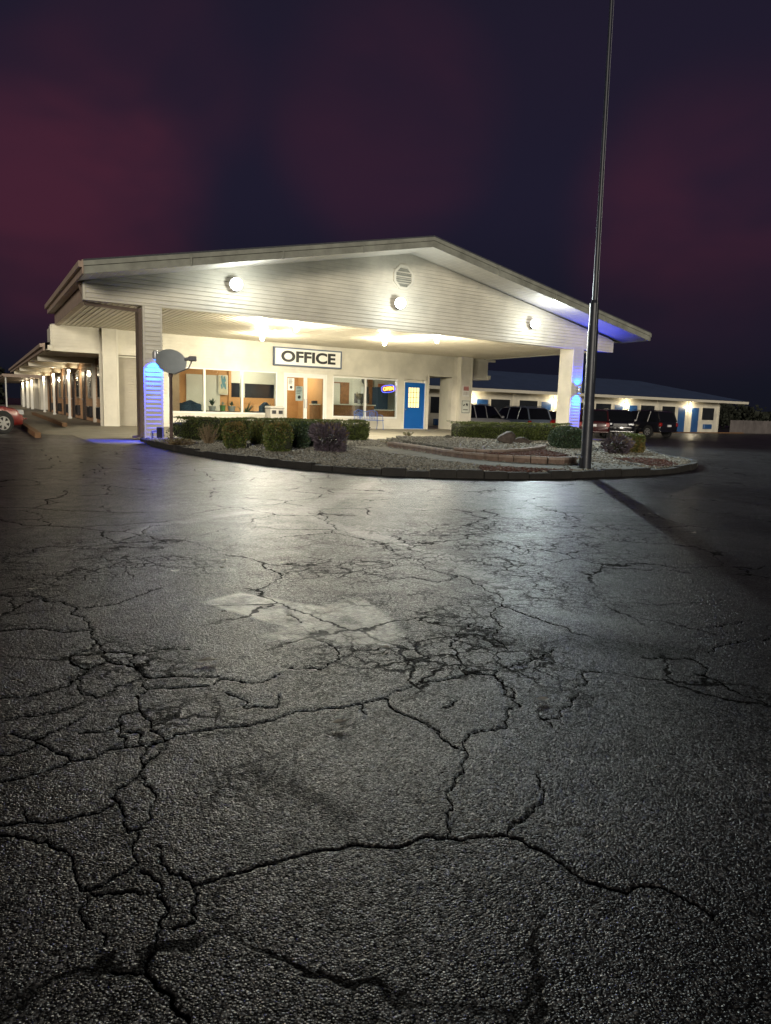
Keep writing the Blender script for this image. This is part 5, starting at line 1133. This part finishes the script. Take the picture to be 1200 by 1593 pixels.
            mb = MB(); mb.lathe((x*L, s_*(hw-.02), wr+.02), [(wr*1.16,0),(wr*1.16,s_*.026)], 28, axis='y'); mb.build('wheel_arch', M['tyre'], c)
    fz = hood-.30 if kind == 'suv' else hood-.38; fx = .485*L
    for s_ in (-1, 1):
        mb = MB(); mb.bbox(fx-.20, fx+.035, s_*hw*.50, s_*hw*.86, fz, fz+.17, .04); mb.build('headlight', M['headlamp'], c, smooth=40)
        mb = MB(); mb.bbox(-.5*L-.01, -.5*L+.14, s_*hw*.70, s_*hw*.93, belt-.36, belt-.08, .03); mb.build('tail_light', M['taillamp'], c, smooth=40)
        mb = MB(); mb.bbox(.19*L, .225*L, s_*hw*.98, s_*(hw+.17), belt-.02, belt+.13, .03); mb.build('mirror', paint, c, smooth=40)
    mb = MB(); mb.bbox(.49*L, .505*L, -hw*.45, hw*.45, fz-.05, fz+.14, .01); mb.build('grille', M['dark'], c)
    mb = MB(); mb.bbox(.46*L, .512*L, -hw*.84, hw*.84, .42, .46, .01); mb.bbox(-.512*L, -.47*L, -hw*.9, hw*.9, .42, .50, .02); mb.build('bumper', M['chrome'] if paint is M['carblack'] else paint, c, smooth=40)
    mb = MB(); mb.box(-.512*L-.012, -.5*L, -.17, .17, .80, .95); mb.build('number_plate', M['plate'], c)
    return c
def gz_(x, y): return float(gheight(np.array([x]), np.array([y]))[0])
def put(x, y, rz, *a, **k): return car((x, y, gz_(x, y)), R(rz), *a, **k)
# red car at the left edge, nose to the walkway
car((-1.02, 24.85, 0), R(30), M['carred'], 'red car at the left edge with a silver alloy wheel, nose to the walkway', L=4.4, Wd=1.9, H=1.45, kind='sedan', group=None)
put(27.6, 37.6, 14, M['steelgrey'], 'silver grey SUV seen side-on through the gap right of the pilaster', H=1.95, L=5.0)
put(30.9, 37.9, 90, M['bluegrey'], 'slate blue SUV parked right beside the silver one, rear towards us', H=1.9, L=4.9)
put(35.3, 40.6, 90, M['carred'], 'red car peeking out left of the right canopy column', H=1.75, L=4.6, kind='sedan')
put(36.2, 36.4, 48, M['carred2'], 'maroon SUV half hidden by the pole, left of the black SUV with the chrome bumper', H=1.9, L=4.8)
put(40.6, 38.3, -132, M['carblack'], 'black SUV with a chrome bumper facing us, right of the maroon SUV', H=1.95, L=5.0)
put(44.6, 39.6, 90, M['carblack'], 'black SUV at the right end of the parked row, rear towards us', H=1.95, L=5.1)
put(24.9, 41.5, 60, M['bluegrey'], 'dim blue grey car seen through the breezeway', H=1.75, L=4.6, kind='sedan')

# ------------------------------------------------------------------ left room wing
LG = 'lamps along the room walkways'
def walllamp(loc, rz, lab, e, r=.055, back=.07):
    w = empty('wall_lamp', loc, rz); tag(w, lab, 'wall lamp', LG)
    mb = MB(); mb.bbox(-.05,.05,-.03,0,-.07,.07,.01); mb.lathe((0,-.07,.05), [(.06,0),(.05,.03),(.02,.04)], 12); mb.build('lamp_base', M['dark'], w)
    mb = MB(); mb.lathe((0,-.07,-.09), [(.02,0),(r,.03),(r*1.1,.09),(r,.139)], 14); mb.build('glass_jar', M['bulb2'], w, smooth=60)
    pt('lamp_light', (0,-.09-back,-.14), e, (1,.84,.56), .06, w); return w
wing = empty('room_wing', (4.45, 29.4, 0)); tag(wing, 'low row of motel rooms with a post-lined walkway running back at the left', 'motel rooms')
def WP(mb, name, m, root, smooth=None, parent=None):
    loc = root.location.copy(); mb.T = lambda v, l=loc: (v[0]-l.x, v[1]-l.y, v[2]-l.z); return mb.build(name, m, parent or root, smooth)
mb = MB(); mb.lap('y', 4.45, 29.35, 58, .12, 2.78, -1, h=.13); mb.box(4.452, 7, 29.4, 58, .12, 2.8); WP(mb, 'room_wall', M['siding_sodium'], wing)
for k, y in enumerate((32.0, 35.0, 39.4, 43.9, 48.6, 53.2)):
    mb = MB(); mb.box(4.38,4.45,y-.62,y+.62,1.12,2.48); w = WP(mb, 'window', M['siding_dk'], wing); mb = MB(); mb.box(4.37,4.379,y-.55,y+.55,1.19,2.41); WP(mb, 'pane', M['darkwin'], wing, parent=w); w_ = w
    mb = MB(); mb.bbox(4.28,4.44,y-.45,y+.45,.30,.78,.02); ac = WP(mb, 'air_conditioner', M['dark'], wing)
for y in (37.2, 41.6, 46.2, 50.9, 55.6):
    mb = MB(); mb.box(4.39,4.45,y-.5,y+.5,.12,2.35); d = WP(mb, 'room_door', M['darkdoor'], wing); mb = MB(); mb.box(4.35,4.389,y+.36,y+.42,1.05,1.11); WP(mb, 'handle', M['steel'], wing, parent=d)
mb = MB(); mb.box(4.30,4.449,33.35,33.5,.12,2.75); mb.box(4.36,4.449,29.3,29.5,.12,2.75); WP(mb, 'pipe', M['trim'], wing)
mb = MB(); mb.box(2.2,7,29.1,58.3,2.79,2.83); WP(mb, 'walkway_soffit', M['trim'], wing)
mb = MB(); mb.box(2.12,2.19,29.0,58.4,2.76,3.02); mb.box(2.02,2.12,29.0,58.4,2.88,3.0); WP(mb, 'eave_gutter', M['eave'], wing)
mb = MB(); mb.add([(2.16,29.0,3.03),(2.16,58.4,3.03),(4.05,58.4,3.42),(4.05,29.0,3.42),(8,58.4,4.3),(8,42,4.3),(4.05,42,3.42)], [(0,1,2,3),(6,2,4,5)]); WP(mb, 'wing_roof', M['roof'], wing)
for y in (33.0, 39.0, 47.2, 54.4):
    mb = MB(); mb.box(2.2,4.35,y-.07,y+.07,2.56,2.785); WP(mb, 'soffit_beam', M['trim'], wing)
for y in (39.0, 47.2, 54.4):
    mb = MB(); mb.box(3.89,4.0,y-.055,y+.055,.12,2.56); mb.box(3.86,4.03,y-.085,y+.085,.12,.2); WP(mb, 'post', M['white'], wing)
for y, lab in ((38.9, 'nearest lamp on the walkway posts of the left wing'), (47.1, 'middle lamp on the walkway posts of the left wing'), (54.3, 'farthest lamp on the walkway posts of the left wing'), (34.2, 'lamp on the orange wall of the left wing near the office')):
    if y == 34.2: continue
    walllamp((3.93, y-.06, 2.42), 0, lab, WE)
wing2 = empty('room_block', (4.4, 68, 0)); tag(wing2, 'distant second room block beyond the left wing', 'motel rooms')
mb = MB(); mb.lap('y', 4.5, 66, 96, .1, 2.6, -1, h=.14); mb.box(4.502,9,66,96,.1,2.62); WP(mb, 'room_wall', M['siding'], wing2)
mb = MB(); mb.box(1.9,9,65.6,97,2.62,2.86); mb.box(1.8,1.9,65.6,97,2.7,2.86); mb.add([(1.85,65.6,2.87),(1.85,97,2.87),(7,97,3.6),(7,65.6,3.6)], [(0,1,2,3)]); WP(mb, 'block_roof', M['eave'], wing2)
for y in (67,73,80):
    mb = MB(); mb.box(3.85,4.05,y-.1,y+.1,.1,2.62); WP(mb, 'post', M['white'], wing2)
mb = MB(); mb.box(2.0,2.1,66.2,66.3,.1,2.62); WP(mb, 'post', M['white'], wing2)
for y, lab in ((66.8, 'nearest tiny lamp of the distant room block'), (72.8, 'middle tiny lamp of the distant room block'), (79.8, 'farthest tiny lamp of the distant room block')): walllamp((3.93, y-.12, 2.4), 0, lab, WE*.8)
mb = MB(); mb.box(1.5,9,58,97,-.02,.1); tag(mb.build('walkway', M['concrete']), 'far end of the left walkway', kind='structure')
def kerb(p, q, lab):
    mb = MB(); bar(mb, (p[0], p[1], .075), (q[0], q[1], .075), .15, .155); o = mb.build('orange_curb', M['ycurb']); tag(o, lab, kind='structure')
kerb((1.42,22.2),(1.46,33.0), 'worn orange painted curb beside the red car'); kerb((1.46,33.3),(1.55,60), 'worn orange painted curb further back'); 
def kerb2(x, y0, y1, lab):
    mb = MB(); bar(mb, (x, y0, .19), (x+.12, y1, .19), .16, .13); o = mb.build('orange_curb', M['ycurb']); tag(o, lab, kind='structure')
kerb2(2.62, 27.6, 46, 'worn orange painted curb in the middle of the left walkway')

# ------------------------------------------------------------------ rear room wing across the lot
rear = empty('room_wing', (33, 46, -.45)); tag(rear, 'long cream room wing with blue doors and a dark hipped roof behind the parked cars', 'motel rooms')
def RP(mb, name, m, parent=None, smooth=None):
    mb.T = lambda v: (TR(v)[0]-33, TR(v)[1]-46, v[2]+.45); return mb.build(name, m, parent or rear, smooth)
FZ = -.45
mb = MB(); mb.lap('x', 1.2, 26, 68.1, FZ, 2.6, -1, h=.14); mb.box(26, 68.1, 1.203, 7, FZ, 2.6); RP(mb, 'room_wall', SD)
mb = MB()
for x in (33.95, 38.55, 43.28, 47.95, 52.75, 57.6, 62.7, 67.95): mb.box(x-.12, x+.12, 1.12, 1.2, FZ, 2.6)
RP(mb, 'wall_pier', M['trim'])
for x in (28.5,32.6,34.5,41.7,43.8,51.2,53.3,60.9,63.2):
    mb = MB(); mb.box(x-.07,x+1.22,1.13,1.2,FZ,2.05); fr_ = RP(mb, 'door_frame', M['trim'])
    mb = MB(); mb.box(x,x+1.15,1.10,1.129,FZ,1.98); d = RP(mb, 'room_door', M['blue2'], fr_)
    mb = MB(); mb.box(x+1.02,x+1.08,1.06,1.099,.55,.63); RP(mb, 'handle', M['steel'], fr_)
for x in (29.9,36.0,39.15,45.4,48.6,55.0,58.3,65.0):
    mb = MB(); mb.box(x-.08,x+2.13,1.12,1.2,.72,2.10); w = RP(mb, 'window', M['trim'])
    mb = MB(); mb.box(x,x+2.05,1.10,1.119,.80,2.02); RP(mb, 'pane', M['darkwin'], w)
    mb = MB(); mb.bbox(x+.35,x+1.65,.95,1.19,-.12,.36,.02); RP(mb, 'air_conditioner', M['blue2'])
mb = MB(); mb.box(25.5,71.3,-.02,1.3,2.60,2.64); RP(mb, 'walkway_soffit', M['trim'])
mb = MB(); mb.box(25.5,71.4,-.12,-.02,2.56,2.80); mb.box(71.3,71.4,-.02,9.5,2.56,2.80); RP(mb, 'eave_fascia', M['trim'])
mb = MB(); mb.add([(25.5,-.14,2.81),(71.42,-.14,2.81),(59.5,5.2,4.55),(25.5,5.2,4.55),(71.42,10.5,2.81),(25.5,10.5,2.81)], [(0,1,2,3),(1,4,2),(3,2,4,5)])
RP(mb, 'hip_roof', M['roofblue'])
for x in (33.95,43.28,52.75,62.7): 
    mb = MB(); mb.box(x-.9,x+1.5,-.16,-.122,2.50,2.56); 
for x, lab in ((34.08,'lamp between the doors above the silver SUV'), (43.25,'lamp left of the right canopy column on the rear wing'), (52.78,'lamp above the black SUV on the rear wing'), (62.75,'rightmost lamp of the rear wing between two blue doors')):
    walllamp((x, TR((x,1.1,0))[1], 2.16), math.atan(.09), lab, RE, r=.07, back=.35)
mb = MB(); mb.T = TR; mb.box(26,70,-.2,1.2,-.62,FZ); tag(mb.build('rear_walkway', M['concrete']), 'concrete walkway along the rear wing', kind='structure')
mb = MB(); mb.T = TR; mb.box(26,70.5,-.42,-.22,-.62,-.40); tag(mb.build('orange_curb', M['ycurb']), 'pale curb before the rear wing, orange light put into its colour', kind='structure')  # curb itself is pale, its orange stands in for lamp light
f = empty('board_fence', (68.2, 50, -.5)); tag(f, 'grey board fence at the right beyond the rear wing', 'fence')
rs = random.Random(8); x = 68.2
while x < 92:
    mb = MB(); mb.T = lambda v: (TR(v)[0]-68.2, TR(v)[1]-50, v[2]+.5); y0 = -.2; xx = x
    while xx < x+2.4-.1: mb.box(xx, xx+.145, y0+rs.uniform(-.008,.008), y0+.03, -.55, .86+rs.uniform(-.015,.015)); xx += .15
    mb.build('fence_panel', M['fence'], f)
    mb = MB(); mb.T = lambda v: (TR(v)[0]-68.2, TR(v)[1]-50, v[2]+.5); mb.box(x+2.36, x+2.46, y0-.03, y0+.06, -.55, .92); mb.build('fence_post', M['fence'], f); x += 2.42
# dark trees beyond the fence and behind the left block
rsn = np.random.RandomState(3)
def treeline(name, x0, x1, y, h, n, lab):
    P = np.stack([rsn.uniform(x0, x1, n), y+rsn.normal(0, 2.5, n), np.zeros(n)], -1)
    top = h*(.72+.18*np.sin(P[:,0]*.21)+.10*np.sin(P[:,0]*.57+1)+.05*np.sin(P[:,0]*1.7))
    P[:,2] = top*np.sqrt(rsn.uniform(0, 1, n))-.5
    V = leaves(P, rsn.normal(0, 1, (n, 3)), .55, rsn, narrow=.8)
    o = rawmesh(name, V.reshape(-1, 3), np.arange(n*4).reshape(n, 4), M['distant_leaf']); tag(o, lab, 'trees', kind='stuff')
treeline('tree_line', 66, 135, 74, 3.6, 16000, 'dark trees beyond the board fence')
treeline('tree_line', -30, 3, 108, 6, 14000, 'dark trees far beyond the left wing')
# lonely bright point low in the sky
# ------------------------------------------------------------------ leaf litter on the asphalt
rs = random.Random(12)
for i, (x, y) in enumerate([q for q in FLECKS if q[1] > 2]):
    s = rs.uniform(.012, .024); mb = MB(); a0 = rs.uniform(0, 6); n = 7
    top = [(s*rs.uniform(.6,1.2)*math.cos(a0+k*6.283/n)*1.5, s*rs.uniform(.6,1.2)*math.sin(a0+k*6.283/n)) for k in range(n)]
    mb.add([(px_, py_, rs.uniform(.004,.012)) for px_, py_ in top]+[(0,0,.003)], [(k, (k+1) % n, n) for k in range(n)])
    o = mb.build('fallen_leaf', M['line']); o.location = (x, y, .004); tag(o, 'small pale fallen leaf lying on the asphalt', 'leaf', 'fallen leaves on the asphalt')
